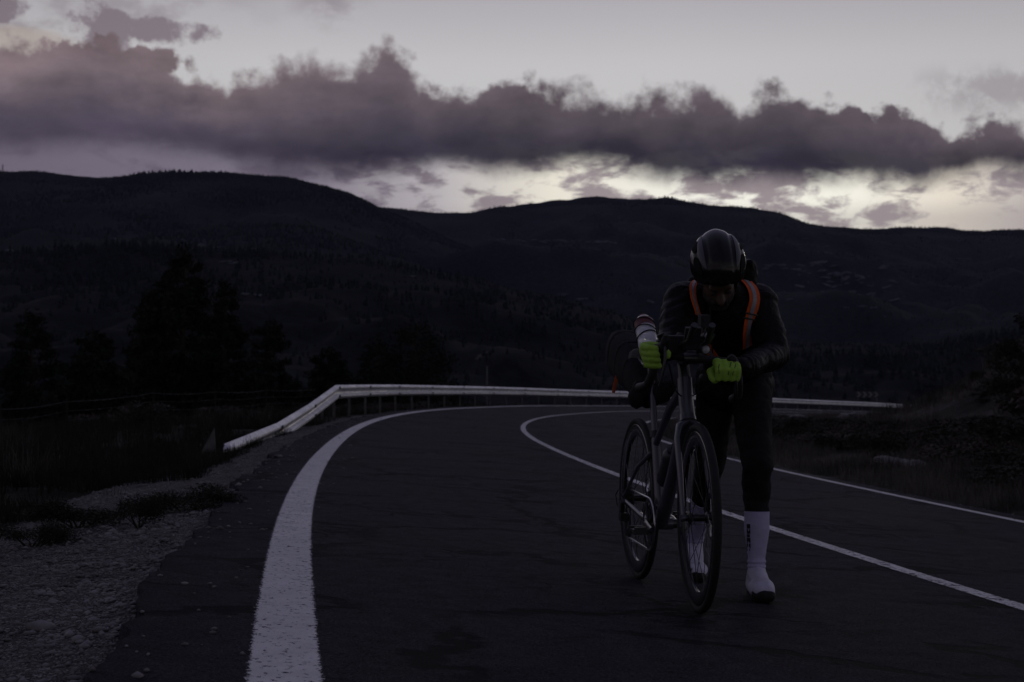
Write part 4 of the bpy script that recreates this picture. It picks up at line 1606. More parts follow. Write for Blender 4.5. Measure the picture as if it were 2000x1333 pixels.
dl0, dl1 = Vector((0.012, -0.050, 0.262)), Vector((0.035, -0.050, 0.196))
chp += [dl1 + Vector((0.012, 0, -0.018)), dl1 + Vector((-0.014, 0, -0.004)), dl0 + Vector((0.014, 0, 0.0)), Vector((-0.03, -0.050, 0.316)), Vector((-0.028, -0.050, 0.366)), Vector((0.01, -0.050, 0.384)), BB + Vector((-0.01, -0.050, 0.1028))]
MB().tube(chp + [chp[0]], 0.0042, 5, flat=0.8).build('chain', M['steel'], bike)
dr_ = MB().box(Vector((0.004, -0.072, 0.300)), (0.030, 0.016, 0.055), Matrix.Rotation(R(20), 3, 'Y')).box(Vector((0.012, -0.066, 0.262)), (0.044, 0.034, 0.034))
dr_.box((dl0 + dl1) / 2 + Vector((0, -0.010, 0)), (0.018, 0.004, 0.088), Matrix.Rotation(R(-18), 3, 'Y')).box((dl0 + dl1) / 2 + Vector((0, 0.008, 0)), (0.016, 0.003, 0.088), Matrix.Rotation(R(-18), 3, 'Y'))
for c in (dl0, dl1):
    dr_.lathe([(0.004, -0.004), (0.019, -0.003), (0.019, 0.003), (0.004, 0.004)], 14, Matrix.Translation(c) @ rot)
dr_.build('rear_derailleur', M['dark_alloy'], bike, smooth=False)
MB().tube([Vector((0.06, -0.066, 0.32)), Vector((-0.035, -0.078, 0.375)), Vector((-0.075, -0.082, 0.350)), Vector((-0.06, -0.078, 0.305)), Vector((-0.01, -0.074, 0.295))], 0.0025, 6).build('gear_cable', M['rubber'], bike)

# seatpost, saddle
SP = Vector((0.228, 0, 0.893))
MB().tube([ST + Vector((-0.002, 0, 0.0)), ST.lerp(SP, 0.5), SP], [0.0158, 0.0155, 0.0150], 14, flat=0.85).build('seatpost', M['carbon'], bike)
MB().tube([ST + Vector((-0.003, 0, 0.004)), ST + Vector((-0.011, 0, 0.030))], [0.0225, 0.0225], 16).build('seat_clamp', M['dark_alloy'], bike)
sv_, sf_ = [], []
stn = [(-0.10, .070, .000), (-0.085, .075, .010), (-0.04, .068, .014), (0.02, .045, .010), (0.08, .026, .006), (0.14, .020, .004), (0.168, .012, -.004)]
for xx, hw, zt in stn:
    for k in range(9):
        a = math.pi * k / 8
        sv_.append((SP.x + xx, hw * math.cos(a), SP.z + 0.052 + zt + 0.012 * math.sin(a) - (0.03 if k in (0, 8) else 0.008 if k in (1, 7) else 0)))
for i in range(len(stn) - 1):
    for k in range(8):
        sf_.append((i * 9 + k, i * 9 + k + 1, (i + 1) * 9 + k + 1, (i + 1) * 9 + k))
sad = MB().add(sv_, sf_).build('saddle', M['rubber'], bike)
rl = MB()
for sg in (-1, 1):
    rl.tube([SP + Vector((-0.09, sg * 0.03, 0.036)), SP + Vector((-0.04, sg * 0.022, 0.006)), SP + Vector((0.05, sg * 0.022, 0.006)), SP + Vector((0.14, sg * 0.010, 0.040))], 0.0036, 6)
rl.box(SP + Vector((0, 0, 0.004)), (0.04, 0.05, 0.018)).build('saddle_rail', M['steel'], sad)

# stem, bar, hoods, levers
BC = Vector((WB - 0.125, 0, 0.915))
MB().tube([H1, Vector((H1.x - 0.018, 0, 0.902))], 0.0235, 16).build('headset_spacer', M['carbon_dark'], bike)
MB().tube([Vector((H1.x - 0.02, 0, 0.905)), BC], [0.021, 0.019], 14).tube([BC + Vector((0, -0.025, 0)), BC + Vector((0, 0.025, 0))], 0.0215, 14).build('stem', M['carbon_dark'], bike)
hw = 0.150
bar = MB()
for sg in (-1, 1):
    pts = [BC + Vector((0, 0, 0)), BC + Vector((0.0, sg * 0.07, 0.004)), BC + Vector((0.004, sg * (hw - 0.03), 0.004)), BC + Vector((0.030, sg * hw, 0.004)), BC + Vector((0.075, sg * (hw - 0.004), 0.006)),
           BC + Vector((0.098, sg * (hw + 0.002), -0.028)), BC + Vector((0.090, sg * (hw + 0.010), -0.078)), BC + Vector((0.050, sg * (hw + 0.018), -0.116)), BC + Vector((-0.01, sg * (hw + 0.024), -0.126)), BC + Vector((-0.055, sg * (hw + 0.028), -0.128))]
    pts = [p - Vector((0, 0, 0.12 * p.y)) for p in pts]
    bar.tube(pts, [0.0158] * 3 + [0.0165] * 7, 12)
hbar = bar.build('handlebar', M['tape'], bike)
for sg in (-1, 1):
    b0 = BC + Vector((0.060, sg * (hw - 0.004), 0.006 - 0.12 * sg * hw - (0.012 if sg > 0 else 0)))
    tilt = -sg * 0.022
    hd = MB().tube([b0 + Vector((-0.01, 0, 0.004)), b0 + Vector((0.035, tilt * .5, 0.010)), b0 + Vector((0.062, tilt, 0.018)), b0 + Vector((0.078, tilt * 1.1, 0.042 if sg < 0 else 0.014)), b0 + Vector((0.080, tilt * 1.1, 0.056 if sg < 0 else 0.010))],
                   [0.019, 0.0205, 0.0205, 0.018, 0.011], 14, flat=0.85)
    h_o = hd.build('brake_hood', M['rubber'], hbar)
    MB().tube([b0 + Vector((0.072, tilt, 0.014)), b0 + Vector((0.092, tilt + sg * .004, -0.03)), b0 + Vector((0.086, tilt + sg * .012, -0.085)), b0 + Vector((0.066, tilt + sg * .020, -0.125))], [0.012, 0.0105, 0.0085, 0.006], 10, flat=0.55, side=(1, 0, 0)).build('brake_lever', M['dark_alloy'], hbar)
    MB().tube([b0 + Vector((-0.005, -sg * .012, -0.006)), b0 + Vector((0.02, -sg * 0.05, -0.05)), Vector((H1.x + 0.075, sg * 0.055, 0.80)), Vector((H1.x + 0.03, sg * 0.02, 0.775))], 0.0027, 6).build('brake_hose', M['rubber'], hbar)

# clip-on extensions with arm pads, computer, phone wallet, lamps
for sg in (-1, 1):
    MB().tube([BC + Vector((-0.06, sg * 0.045, 0.040)), BC + Vector((0.03, sg * 0.043, 0.044)), BC + Vector((0.13, sg * 0.036, 0.060)), BC + Vector((0.20, sg * 0.032, 0.115))], [0.011] * 3 + [0.0125], 10).build('aero_extension', M['carbon_dark'], bike)
    pad = MB()
    for k in range(7):
        a = R(-60 + 20 * k)
    pts = [BC + Vector((-0.05, sg * 0.060 + 0.042 * math.sin(R(q)), 0.105 - 0.040 * math.cos(R(q)))) for q in (-70, -45, -20, 0, 20, 45, 70)]
    pad.tube(pts, 0.012, 8, flat=3.2)
    pad.build('arm_pad', M['rubber'], bike)
    MB().box(BC + Vector((-0.045, sg * 0.052, 0.035)), (0.03, 0.02, 0.06)).build('pad_riser', M['dark_alloy'], bike, smooth=False)
comp = MB().box(BC + Vector((0.105, -0.018, 0.070)), (0.014, 0.058, 0.088), Matrix.Rotation(R(28), 3, 'Y')).build('phone', M['dark_alloy'], bike, smooth=False)
MB().box(BC + Vector((0.1135, -0.018, 0.0665)), (0.0016, 0.052, 0.080), Matrix.Rotation(R(28), 3, 'Y')).build('screen', M['screen'], comp, smooth=False)
wal = MB().box(BC + Vector((0.030, -0.060, 0.052)), (0.020, 0.062, 0.062), Matrix.Rotation(R(14), 3, 'Y')).build('map_wallet', M['bag_grey'], bike, smooth=False)
for (yy, zz, rr_, xx) in ((0.036, 0.030, 0.0155, 0.10), (0.040, 0.078, 0.0170, 0.12)):
    lm = MB().tube([BC + Vector((xx - 0.075, yy, zz)), BC + Vector((xx - 0.012, yy, zz)), BC + Vector((xx, yy, zz))], [rr_ * .8, rr_ * .95, rr_ * 1.1], 16).build('lamp', M['dark_alloy'], bike)
    MB().ell(BC + Vector((xx - 0.002, yy, zz)), (0.007, rr_ * .92, rr_ * .92)).build('lamp_lens', M['lens'], lm)
# short stub mast with a camera-like pod over the extensions
pod = MB().box(BC + Vector((0.05, 0.042, 0.135)), (0.040, 0.034, 0.046), Matrix.Rotation(R(8), 3, 'Y'))
pod.tube([BC + Vector((0.045, 0.042, 0.06)), BC + Vector((0.048, 0.042, 0.13))], 0.009, 8)
podo = pod.build('action_camera', M['dark_alloy'], bike, smooth=False)
MB().tube([BC + Vector((0.066, 0.042, 0.140)), BC + Vector((0.076, 0.042, 0.139))], 0.010, 14).build('camera_lens', M['screen'], podo)

# bottle cage and water bottle on the down tube
bd = (H0 - BB).normalized()
bn = Vector((-bd.z, 0, bd.x))
c0 = BB.lerp(H0, 0.34) + bn * 0.066
cage = MB()
for sg in (-1, 1):
    cage.tube([c0 - bn * 0.036 + bd * -0.02, c0 + Vector((0, sg * 0.039, 0)) + bd * 0.01, c0 + bn * 0.030 + Vector((0, sg * .02, 0)) + bd * 0.055, c0 + Vector((0, sg * 0.038, 0)) + bd * 0.10, c0 - bn * 0.036 + bd * 0.12], 0.003, 6)
cage.build('bottle_cage', M['carbon_dark'], bike)
zq = bd.to_track_quat('Z', 'X').to_matrix().to_4x4()
wb_c = c0 - bd * 0.03
prof = [(0.001, 0), (0.034, 0.0), (0.0365, 0.006), (0.0365, 0.10), (0.033, 0.112), (0.0365, 0.125), (0.0365, 0.150), (0.030, 0.166), (0.024, 0.172), (0.024, 0.186), (0.012, 0.190), (0.011, 0.206), (0.001, 0.207)]
M['bottle_dark'] = mat('bottle_dark', None, 0.4, spec=0.5, fn=vary((0.03, 0.03, 0.034), 0.2, 20, 0))
wbase = BK(*wb_c)
wbm = MB().lathe(prof, 24, MBK @ Matrix.Translation(wb_c) @ zq)
wbo = wbm.build('water_bottle', M['bottle_dark'], None, base=wbase)
tag(wbo, 'black cycling water bottle in the cage on the down tube', 'bottle')

# seat pack: tapered roll bag behind and above the saddle, with straps
sp_base = BK(0.10, 0, 0.86)
pack = empty('seat_pack', sp_base)
BASE[pack.name] = Vector(sp_base)
tag(pack, 'black roll-top seat pack strapped behind the saddle with a loose orange strap', 'bag')
stn = [(0.20, 0.775, 0.036, 0.042), (0.145, 0.800, 0.058, 0.058), (0.06, 0.842, 0.066, 0.070), (-0.06, 0.888, 0.074, 0.086), (-0.20, 0.934, 0.080, 0.102), (-0.31, 0.965, 0.080, 0.096), (-0.35, 0.978, 0.072, 0.050), (-0.362, 0.98, 0.026, 0.012)]
pv, pf = [], []
NS = 22
for xx, zz, hw_, hh_ in stn:
    for k in range(NS):
        a = 2 * math.pi * k / NS
        cx, sx = math.cos(a), math.sin(a)
        q = (abs(cx) ** 2.8 + abs(sx) ** 2.8) ** (-1 / 2.8)
        wob = 1 + 0.05 * mnoise.noise(Vector((xx * 14, cx * 3, sx * 3)))
        pv.append(BK(xx + sx * hh_ * 0.35 * q, cx * hw_ * q * wob, zz + sx * hh_ * q * wob))
for i in range(len(stn) - 1):
    for k in range(NS):
        k2 = (k + 1) % NS
        pf.append((i * NS + k, i * NS + k2, (i + 1) * NS + k2, (i + 1) * NS + k))
pf.append(tuple(range(NS)))
pf.append(tuple((len(stn) - 1) * NS + k for k in range(NS))[::-1])
MB().add(pv, pf).build('bag', M['cordura'], pack)


def ring(x, z, hw_, hh_, m, nm, th_=0.0125):
    pts = []
    for k in range(25):
        a = 2 * math.pi * k / 24
        cx, sx = math.cos(a), math.sin(a)
        q = (abs(cx) ** 2.8 + abs(sx) ** 2.8) ** (-1 / 2.8) * 1.006
        pts.append(BK(x + sx * hh_ * 0.35 * q, cx * hw_ * q, z + sx * hh_ * q))
    MB().tube(pts, th_, 6, cap=False, flat=0.10, side=MBK.to_3x3() @ Vector((1, 0, 0))).build(nm, m, pack)


ring(0.0, 0.865, 0.070, 0.078, M['cordura'], 'strap')
ring(-0.13, 0.911, 0.077, 0.094, M['cordura'], 'strap')
ring(-0.26, 0.951, 0.080, 0.100, M['cordura'], 'strap')
MB().tube([W(1222, 695, 6.75), W(1217, 708, 6.72), W(1208, 728, 6.71), W(1201, 752, 6.71), W(1198, 768, 6.71)], [0.009, 0.011, 0.010, 0.009, 0.007], 6, flat=0.22, side=(1, 0, 0)).build('loose_strap', M['strap_orange'], pack)
MB().tube([W(1226, 690, 6.70), W(1232, 703, 6.68), W(1229, 722, 6.68), W(1224, 738, 6.69)], [0.008, 0.009, 0.008, 0.006], 6, flat=0.22, side=(1, 0, 0)).build('loose_strap', M['strap_orange'], pack)
# tool roll and spare tube lashed under the saddle
mb = MB()
for (x, y, z, a, b, c) in ((0.23, -0.025, 0.80, .05, .045, .05), (0.255, 0.035, 0.785, .045, .04, .045), (0.20, 0.0, 0.76, .05, .055, .04), (0.24, -0.06, 0.765, .035, .03, .045), (0.235, 0.07, 0.80, .04, .03, .035)):
    mb.ell(BK(x, y, z), (a, b, c), nu=14, nv=9, fn=lambda p: 1 + 0.12 * mnoise.noise(p * 3 + Vector((x * 40, y * 40, z))))
tr_ = mb.build('tool_roll', M['cordura'], None, base=BK(0.23, 0, 0.73))
tag(tr_, 'lumpy black tool roll lashed under the saddle', 'tool roll')

# clear drink bottle with red label lashed on the pack
M['pet'] = mat('clear_plastic', (0.80, 0.82, 0.86), 0.12, spec=0.7, Transmission_Weight=0.35, IOR=1.35)
M['label_red'] = mat('red_label', None, 0.5, fn=vary((0.10, 0.014, 0.019), 0.3, 60, 0))
M['label_white'] = mat('white_label_print', (0.62, 0.60, 0.62), 0.5)
pb0, pb1 = W(1264, 662, 6.56), W(1256, 622, 6.66)
pax = (pb1 - pb0).normalized()
zq = Matrix.Translation(pb0) @ pax.to_track_quat('Z', 'Y').to_matrix().to_4x4()
drink = empty('drink_bottle', pb0)
BASE[drink.name] = Vector(pb0)
tag(drink, 'clear plastic drink bottle with red label and red cap lashed on the seat pack', 'bottle')
Lb = (pb1 - pb0).length
prof = [(0.002, -0.07), (0.036, -0.07), (0.0425, -0.06), (0.0425, -0.02), (0.040, -0.012), (0.0425, -0.004), (0.0425, 0.03), (0.0405, 0.036), (0.0430, 0.042), (0.0430, Lb * 0.62), (0.0405, Lb * 0.76), (0.033, Lb * 0.88), (0.020, Lb * 0.96), (0.0135, Lb * 0.99), (0.0135, Lb * 1.05), (0.002, Lb * 1.05)]
MB().lathe(prof, 28, zq).build('bottle_body', M['pet'], drink)
lab = MB().lathe([(0.0436, Lb * 0.40), (0.0436, Lb * 0.62), (0.0412, Lb * 0.76), (0.0395, Lb * 0.79)], 36, zq).build('label', M['label_red'], drink)
lw = MB()
for a0, wdt, z0, z1 in ((250, 14, .50, .68), (268, 11, .50, .72), (284, 14, .52, .70), (236, 8, .55, .70), (302, 8, .5, .66), (330, 24, .45, .74), (205, 22, .46, .74)):
    vs = []
    for zz in (z0, (z0 + z1) / 2, z1):
        rad_ = (0.0440 if zz < .62 else 0.0440 - (zz - .62) * 0.0135)
        for a in (a0 - wdt / 2, a0, a0 + wdt / 2):
            vs.append(zq @ Vector((rad_ * math.cos(R(a)), rad_ * math.sin(R(a)), Lb * zz)))
    lw.add(vs, [(0, 1, 4, 3), (1, 2, 5, 4), (3, 4, 7, 6), (4, 5, 8, 7)])
lw.build('label_print', M['label_white'], lab)
MB().lathe([(0.002, Lb * 0.99), (0.0155, Lb * 0.99), (0.0155, Lb * 1.11), (0.0125, Lb * 1.13), (0.002, Lb * 1.13)], 18, zq).build('cap', M['label_red'], drink)
for zz, tl in ((0.30, .10), (0.02, -.12), (0.64, .08)):
    pts = [zq @ Vector((0.0455 * math.cos(q), 0.0455 * math.sin(q), Lb * zz + 0.012 * math.cos(q) * (1 if tl > 0 else -1))) for q in [2 * math.pi * k / 20 for k in range(21)]]
    MB().tube(pts, 0.0024, 6, cap=False).build('bungee', M['rubber'], drink)

# ---------------------------------------------------------------- the rider, walking beside the bicycle and leaning on the bar
M['skin'] = mat('skin', None, 0.5, spec=0.4, fn=vary((0.085, 0.050, 0.038), 0.12, 30, 0.2, 0.001, 300), Subsurface_Weight=0.1)
M['beard'] = mat('beard', None, 0.85, fn=vary((0.035, 0.027, 0.022), 0.4, 90, 0.6, 0.003, 400))


def jacket_fn(n, b, co):
    k = n.remap(n.noise(co, 6, 4, 0.6), 0.3, 0.7, 0.7, 1.3)
    n.put(b.inputs['Base Color'], n.mix(1.0, (0.0050, 0.0050, 0.0062), n.comb(k, k, k), 'MULTIPLY'))
    n.put(b.inputs['Roughness'], n.remap(n.noise(co, 14, 4, 0.6), 0.3, 0.7, 0.40, 0.62))
    bump(n, b, n.m('ADD', n.noise(co, 38, 4, 0.6), n.m('MULTIPLY', n.noise(co, 15, 3, 0.55, 0.8), 1.6)), 0.55, 0.010)


def knit_fn(base):
    def fn(n, b, co):
        x, y, z = n.xyz(co)
        rib = n.m('SINE', n.m('MULTIPLY', n.m('ARCTAN2', n.m('SUBTRACT', x, 0.0), y), 90.0))
        k = n.remap(n.noise(co, 26, 4, 0.6), 0.3, 0.7, 0.88, 1.08)
        n.put(b.inputs['Base Color'], n.mix(1.0, base, n.comb(k, k, k), 'MULTIPLY'))
        bump(n, b, n.m('ADD', n.noise(co, 240, 3, 0.6), n.m('MULTIPLY', n.noise(co, 32, 3, 0.6), 2.0)), 0.45, 0.003)
    return fn


M['jacket'] = mat('jacket_fabric', None, 0.45, spec=0.12, fn=jacket_fn)
M['tights'] = mat('tights_fabric', None, 0.8, spec=0.2, fn=vary((0.0085, 0.0085, 0.0100), 0.3, 9, 0.35, 0.003, 80))
M['sock'] = mat('white_overshoe_fabric', None, 0.75, spec=0.3, fn=knit_fn((0.47, 0.45, 0.66)))
M['sock_toe'] = mat('pale_toe_fabric', None, 0.6, spec=0.35, fn=knit_fn((0.55, 0.54, 0.66)))
M['sole'] = mat('shoe_sole', None, 0.7, spec=0.3, fn=vary((0.012, 0.012, 0.013), 0.3, 40, 0.2, 0.002, 200))
M['glove'] = mat('neon_glove', None, 0.7, spec=0.3, fn=vary((0.26, 0.46, 0.055), 0.12, 60, 0.5, 0.0015, 260))
M['glove_dark'] = mat('glove_print', (0.015, 0.016, 0.014), 0.7)
M['hivis'] = mat('hivis_orange', None, 0.65, spec=0.3, fn=vary((0.70, 0.120, 0.024), 0.12, 60, 0.3, 0.001, 400))
M['reflective'] = mat('reflective_tape', None, 0.45, metal=0.25, fn=vary((0.30, 0.30, 0.33), 0.15, 60, 0.2, 0.0005, 400))


def helmet_fn(n, b, co):
    n.put(b.inputs['Base Color'], (0.008, 0.008, 0.0095))
    n.put(b.inputs['Roughness'], n.remap(n.noise(co, 12, 3, 0.6), 0.3, 0.7, 0.13, 0.20))


M['helmet'] = mat('helmet_shell', None, 0.2, spec=0.30, fn=helmet_fn)
M['helmet_panel'] = mat('helmet_side_panel', None, 0.32, spec=0.5, fn=vary((0.045, 0.046, 0.062), 0.1, 20, 0))
M['foam'] = mat('helmet_foam', None, 0.9, spec=0.2, fn=vary((0.008, 0.008, 0.009), 0.3, 60, 0))

g0 = zroad(0.95, 6.15)
PB = Vector((0.90, 6.35, g0))
pel = Vector((0.925, 6.47, 0.880))
chest = Vector((0.842, 6.20, 1.120))
neck = W(1408, 572, 6.10)
head = W(1402, 535, 6.00)
shR, shL = W(1334, 588, 6.10), W(1480, 592, 6.16)
elR, wrR, haR = Vector((0.612, 5.955, 0.985)), W(1290, 690, 5.75), W(1275, 694, 5.66)
elL, wrL, haL = Vector((1.018, 6.060, 0.945)), W(1456, 716, 5.77), W(1421, 722, 5.645)
hipL, knL, anL = Vector((0.980, 6.46, 0.86)), Vector((0.976, 6.23, 0.500)), Vector((0.972, 6.215, 0.105))
hipR, knR, anR = Vector((0.850, 6.50, 0.86)), Vector((0.822, 6.50, 0.490)), Vector((0.797, 6.815, 0.150))
bow = R(53)
fwd = Vector((0.05, -math.cos(bow), -math.sin(bow))).normalized()
hup = Vector((-0.06, -math.sin(bow), math.cos(bow))).normalized()
hrt = hup.cross(fwd).normalized() * -1
hup = hrt.cross(fwd).normalized()
if hup.z < 0:
    hup = -hup
HM = Matrix((hrt, fwd, hup)).transposed()          # head frame: x to image right, y where the face looks, z crown
hp = lambda x, y, z: head + HM @ Vector((x, y, z))

body = blob([
    ('cap', pel, 0.105, chest, 0.115), ('cap', chest, 0.11, neck, 0.055), ('cap', shR, 0.055, shL, 0.055),
    ('cap', neck, 0.052, head, 0.055),
    ('ell', hp(0, -0.012, 0.03), (0.074, 0.094, 0.088), HM), ('ell', hp(0, 0.028, -0.045), (0.060, 0.068, 0.068), HM),
    ('ell', hp(0, 0.060, -0.090), (0.036, 0.034, 0.026), HM), ('cap', hp(0, 0.088, -0.008), 0.009, hp(0, 0.112, -0.040), 0.0145),
    ('cap', hp(-0.014, 0.098, -0.044), 0.008, hp(0.014, 0.098, -0.044), 0.008),
    ('cap', hp(-0.035, 0.078, 0.008), 0.012, hp(0.035, 0.078, 0.008), 0.012), ('cap', hp(-0.020, 0.088, -0.070), 0.008, hp(0.020, 0.088, -0.070), 0.008),
    ('ell', hp(0.074, -0.005, -0.025), (0.010, 0.018, 0.030), HM), ('ell', hp(-0.074, -0.005, -0.025), (0.010, 0.018, 0.030), HM),
    ('cap', shR, 0.046, elR, 0.036), ('cap', elR, 0.034, wrR, 0.020), ('cap', wrR, 0.019, haR, 0.018),
    ('cap', shL, 0.046, elL, 0.036), ('cap', elL, 0.034, wrL, 0.020), ('cap', wrL, 0.019, haL, 0.018),
    ('cap', pel, 0.09, hipL, 0.078), ('cap', hipL, 0.070, knL, 0.042), ('cap', knL, 0.036, anL, 0.018), ('cap', anL, 0.018, (0.974, 6.10, g0 + 0.045), 0.018),
    ('cap', pel, 0.09, hipR, 0.078), ('cap', hipR, 0.070, knR, 0.042), ('cap', knR, 0.036, anR, 0.018), ('cap', anR, 0.018, (0.787, 6.70, g0 + 0.045), 0.018),
], 0.0065, 5)
person = link('person', body, M['skin'], None, base=PB)
tag(person, 'cyclist in black jacket, orange harness and neon green gloves walking beside the bicycle, head bowed', 'person')
for sg in (-1, 1):
    MB().ell(hp(sg * 0.030, 0.083, -0.012), (0.0125, 0.010, 0.0085), HM, 12, 8).build('eye', M['beard'], person)
bd_ = blob([('ell', hp(0, 0.036, -0.066), (0.062, 0.066, 0.052), HM), ('ell', hp(0, 0.066, -0.096), (0.040, 0.036, 0.032), HM), ('cap', hp(-.022, .094, -.056), .0085, hp(.022, .094, -.056), .0085)], 0.005, 3)
displace(bd_, lambda c, q: 0.004 * mnoise.noise(c * 120))
link('beard', bd_, M['beard'], person)


# jacket: torso, collar, hood bundle and sleeves; creases run round the bent sleeves
def limb_crease(c):
    out = 0.0
    for a, b, ph in ((shL, elL, 0.0), (elL, wrL, 1.0), (shR, elR, 2.0), (elR, wrR, 3.0)):
        d = b - a
        t = (c - a).dot(d) / d.length_squared
        if -0.05 < t < 1.05:
            q = a + d * max(0, min(1, t))
            r_ = (c - q).length
            if r_ < 0.10:
                e = (c - q).normalized()
                ang = math.atan2(e.z, e.x)
                out = abs(math.sin(t * d.length * 66 + ph + 1.3 * math.sin(ang + ph) + 2.6 * mnoise.noise(c * 11 + Vector((ph, 0, 0))))) * (0.35 + 0.9 * abs(mnoise.noise(c * 9))) if out == 0 else out
    return out


jk = blob([
    ('cap', pel + Vector((0, 0, 0.02)), 0.128, chest, 0.142), ('cap', chest + Vector((-0.055, 0, 0.03)), 0.105, chest + Vector((0.060, 0, 0.03)), 0.105),
    ('cap', shR, 0.078, shL, 0.078), ('cap', chest, 0.12, neck + Vector((0, 0.02, -0.01)), 0.082), ('cap', neck, 0.078, neck + (head - neck) * 0.40, 0.070),
    ('cap', chest + Vector((0.02, 0.12, 0.06)), 0.11, pel + Vector((0.0, 0.05, 0.06)), 0.12),
    ('cap', shR, 0.074, elR, 0.056), ('cap', elR, 0.056, wrR, 0.038), ('cap', shL, 0.074, elL, 0.058), ('cap', elL, 0.058, wrL, 0.040),
    ('cap', wrL, 0.042, wrL.lerp(haL, 0.25), 0.040), ('cap', wrR, 0.040, wrR.lerp(haR, 0.2), 0.038),
    ('cap', pel + Vector((-0.05, 0, -0.06)), 0.112, pel + Vector((0.05, 0, -0.06)), 0.112),
], 0.0075, 7)
displace(jk, lambda c, q: 0.0075 * limb_crease(c) + 0.010 * mnoise.fractal(c * 9, 1.0, 2.0, 3) * 0.7)
jacket = link('jacket', jk, M['jacket'], person)
hd = blob([('cap', W(1462, 522, 6.16), 0.036, W(1455, 552, 6.18), 0.050), ('cap', W(1455, 552, 6.18), 0.050, W(1405, 545, 6.26), 0.052), ('cap', W(1405, 545, 6.26), 0.050, W(1355, 560, 6.18), 0.036)], 0.008, 5)
displace(hd, lambda c, q: 0.012 * mnoise.fractal(c * 16, 1.0, 2.0, 3))
link('hood', hd, M['jacket'], person)
MB().tube([W(1387, 600, 5.985), W(1388, 640, 6.0), W(1392, 690, 6.06)], 0.0028, 6).build('zip', M['dark_alloy'], person)

tg = blob([
    ('cap', pel + Vector((-.04, 0, -.02)), 0.112, pel + Vector((.04, 0, -.02)), 0.112),
    ('cap', hipL, 0.088, hipL.lerp(knL, .5), 0.076), ('cap', hipL.lerp(knL, .5), 0.076, knL, 0.062), ('cap', knL, 0.060, knL + (anL - knL) * 0.32 + Vector((0, .018, 0)), 0.055), ('cap', knL + (anL - knL) * 0.32 + Vector((0, .018, 0)), 0.055, knL + (anL - knL) * 0.52, 0.0465),
    ('cap', hipR, 0.088, hipR.lerp(knR, .5), 0.076), ('cap', hipR.lerp(knR, .5), 0.076, knR, 0.062), ('cap', knR, 0.060, knR + (anR - knR) * 0.32 + Vector((0, .015, 0)), 0.055), ('cap', knR + (anR - knR) * 0.32 + Vector((0, .015, 0)), 0.055, knR + (anR - knR) * 0.52, 0.0465),
], 0.0075, 5)
displace(tg, lambda c, q: 0.006 * mnoise.fractal(Vector((c.x * 14, c.y * 14, c.z * 24)), 1.0, 2.0, 3))
link('tights', tg, M['tights'], person)


def shoe(kn, an, heel, ball, toe, sgn):
    top = kn + (an - kn) * 0.44
    leg = an - top
    # sock: a lofted cuff from mid calf into the shoe, creased at the ankle
    pts, rad = [], []
    for k in range(27):
        t = k / 26
        pts.append(top + leg * t * 1.06)
        r_ = 0.0500 - 0.0165 * sstep(np.array(t), .25, .85)
        for kk, aa, ww in ((0.30, .0016, .012), (0.52, .0016, .012), (0.70, .0020, .02), (0.84, .0050, .022), (0.93, .0045, .02)):
            r_ += aa * math.exp(-((t - kk) / ww) ** 2)
        rad.append(float(r_))
    sk = MB().tube(pts, rad, 26, flat=1.0)
    o = sk.build('overshoe_sock', M['sock'], person)
    bl = blob([('cap', an + leg.normalized() * 0.012, 0.036, heel, 0.036), ('cap', an + leg.normalized() * 0.02, 0.037, ball + Vector((0, 0, 0.016)), 0.036), ('cap', heel, 0.036, ball, 0.037), ('cap', ball + Vector((-.019, 0, 0)), 0.033, toe + Vector((-.010, 0, 0)), 0.027), ('cap', ball + Vector((.019, 0, 0)), 0.034, toe + Vector((.012, 0, 0)), 0.028)], 0.0045, 6)
    displace(bl, lambda c, q: 0.0014 * mnoise.noise(c * 38))
    s = link('overshoe', bl, M['sock_toe'], person)
    fd = (toe - ball).normalized()
    tc = blob([('cap', ball.lerp(toe, .55) + Vector((-.014, 0, -.014)), 0.0315, toe + fd * 0.012 + Vector((-.008, 0, -.012)), 0.0265), ('cap', ball.lerp(toe, .55) + Vector((.018, 0, -.014)), 0.0305, toe + fd * 0.012 + Vector((.013, 0, -.012)), 0.0255)], 0.0035, 6)
    link('toe_cap', tc, M['sole'], person)
    mb = MB()
    up_ = Vector((0, 0, 1))
    rows = []
    for t, hw2 in ((-0.12, .020), (0.0, .031), (0.35, .030), (0.75, .041), (0.95, .036), (1.05, .022)):
        c = heel.lerp(toe, t) if t > 0.75 or True else heel
        zb_ = (heel.z if t < .4 else ball.z + (heel.z - ball.z) * max(0, (0.75 - t) / .35)) if t < .75 else ball.z
        for sx in (-1, 1):
            for dz_ in (-0.041, -0.026):
                mb_v = (c.x + sx * hw2, c.y, max(zb_ + dz_, g0 + 0.001 if dz_ < -.03 else g0 + .012))
                rows.append(mb_v)
    fs = []
    for i in range(5):
        a = i * 4
        fs += [(a, a + 2, a + 6, a + 4), (a + 1, a + 5, a + 7, a + 3), (a, a + 4, a + 5, a + 1), (a + 2, a + 3, a + 7, a + 6)]
    fs += [(0, 1, 3, 2), (20, 22, 23, 21)]
    mb.add(rows, fs).build('sole', M['sole'], person, smooth=False)
    return o


sL = shoe(knL, anL, Vector((0.970, 6.262, g0 + 0.045)), Vector((0.975, 6.125, g0 + 0.047)), Vector((0.978, 6.050, g0 + 0.040)), 1)
sR = shoe(knR, anR, Vector((0.795, 6.850, g0 + 0.118)), Vector((0.788, 6.715, g0 + 0.045)), Vector((0.786, 6.645, g0 + 0.038)), -1)
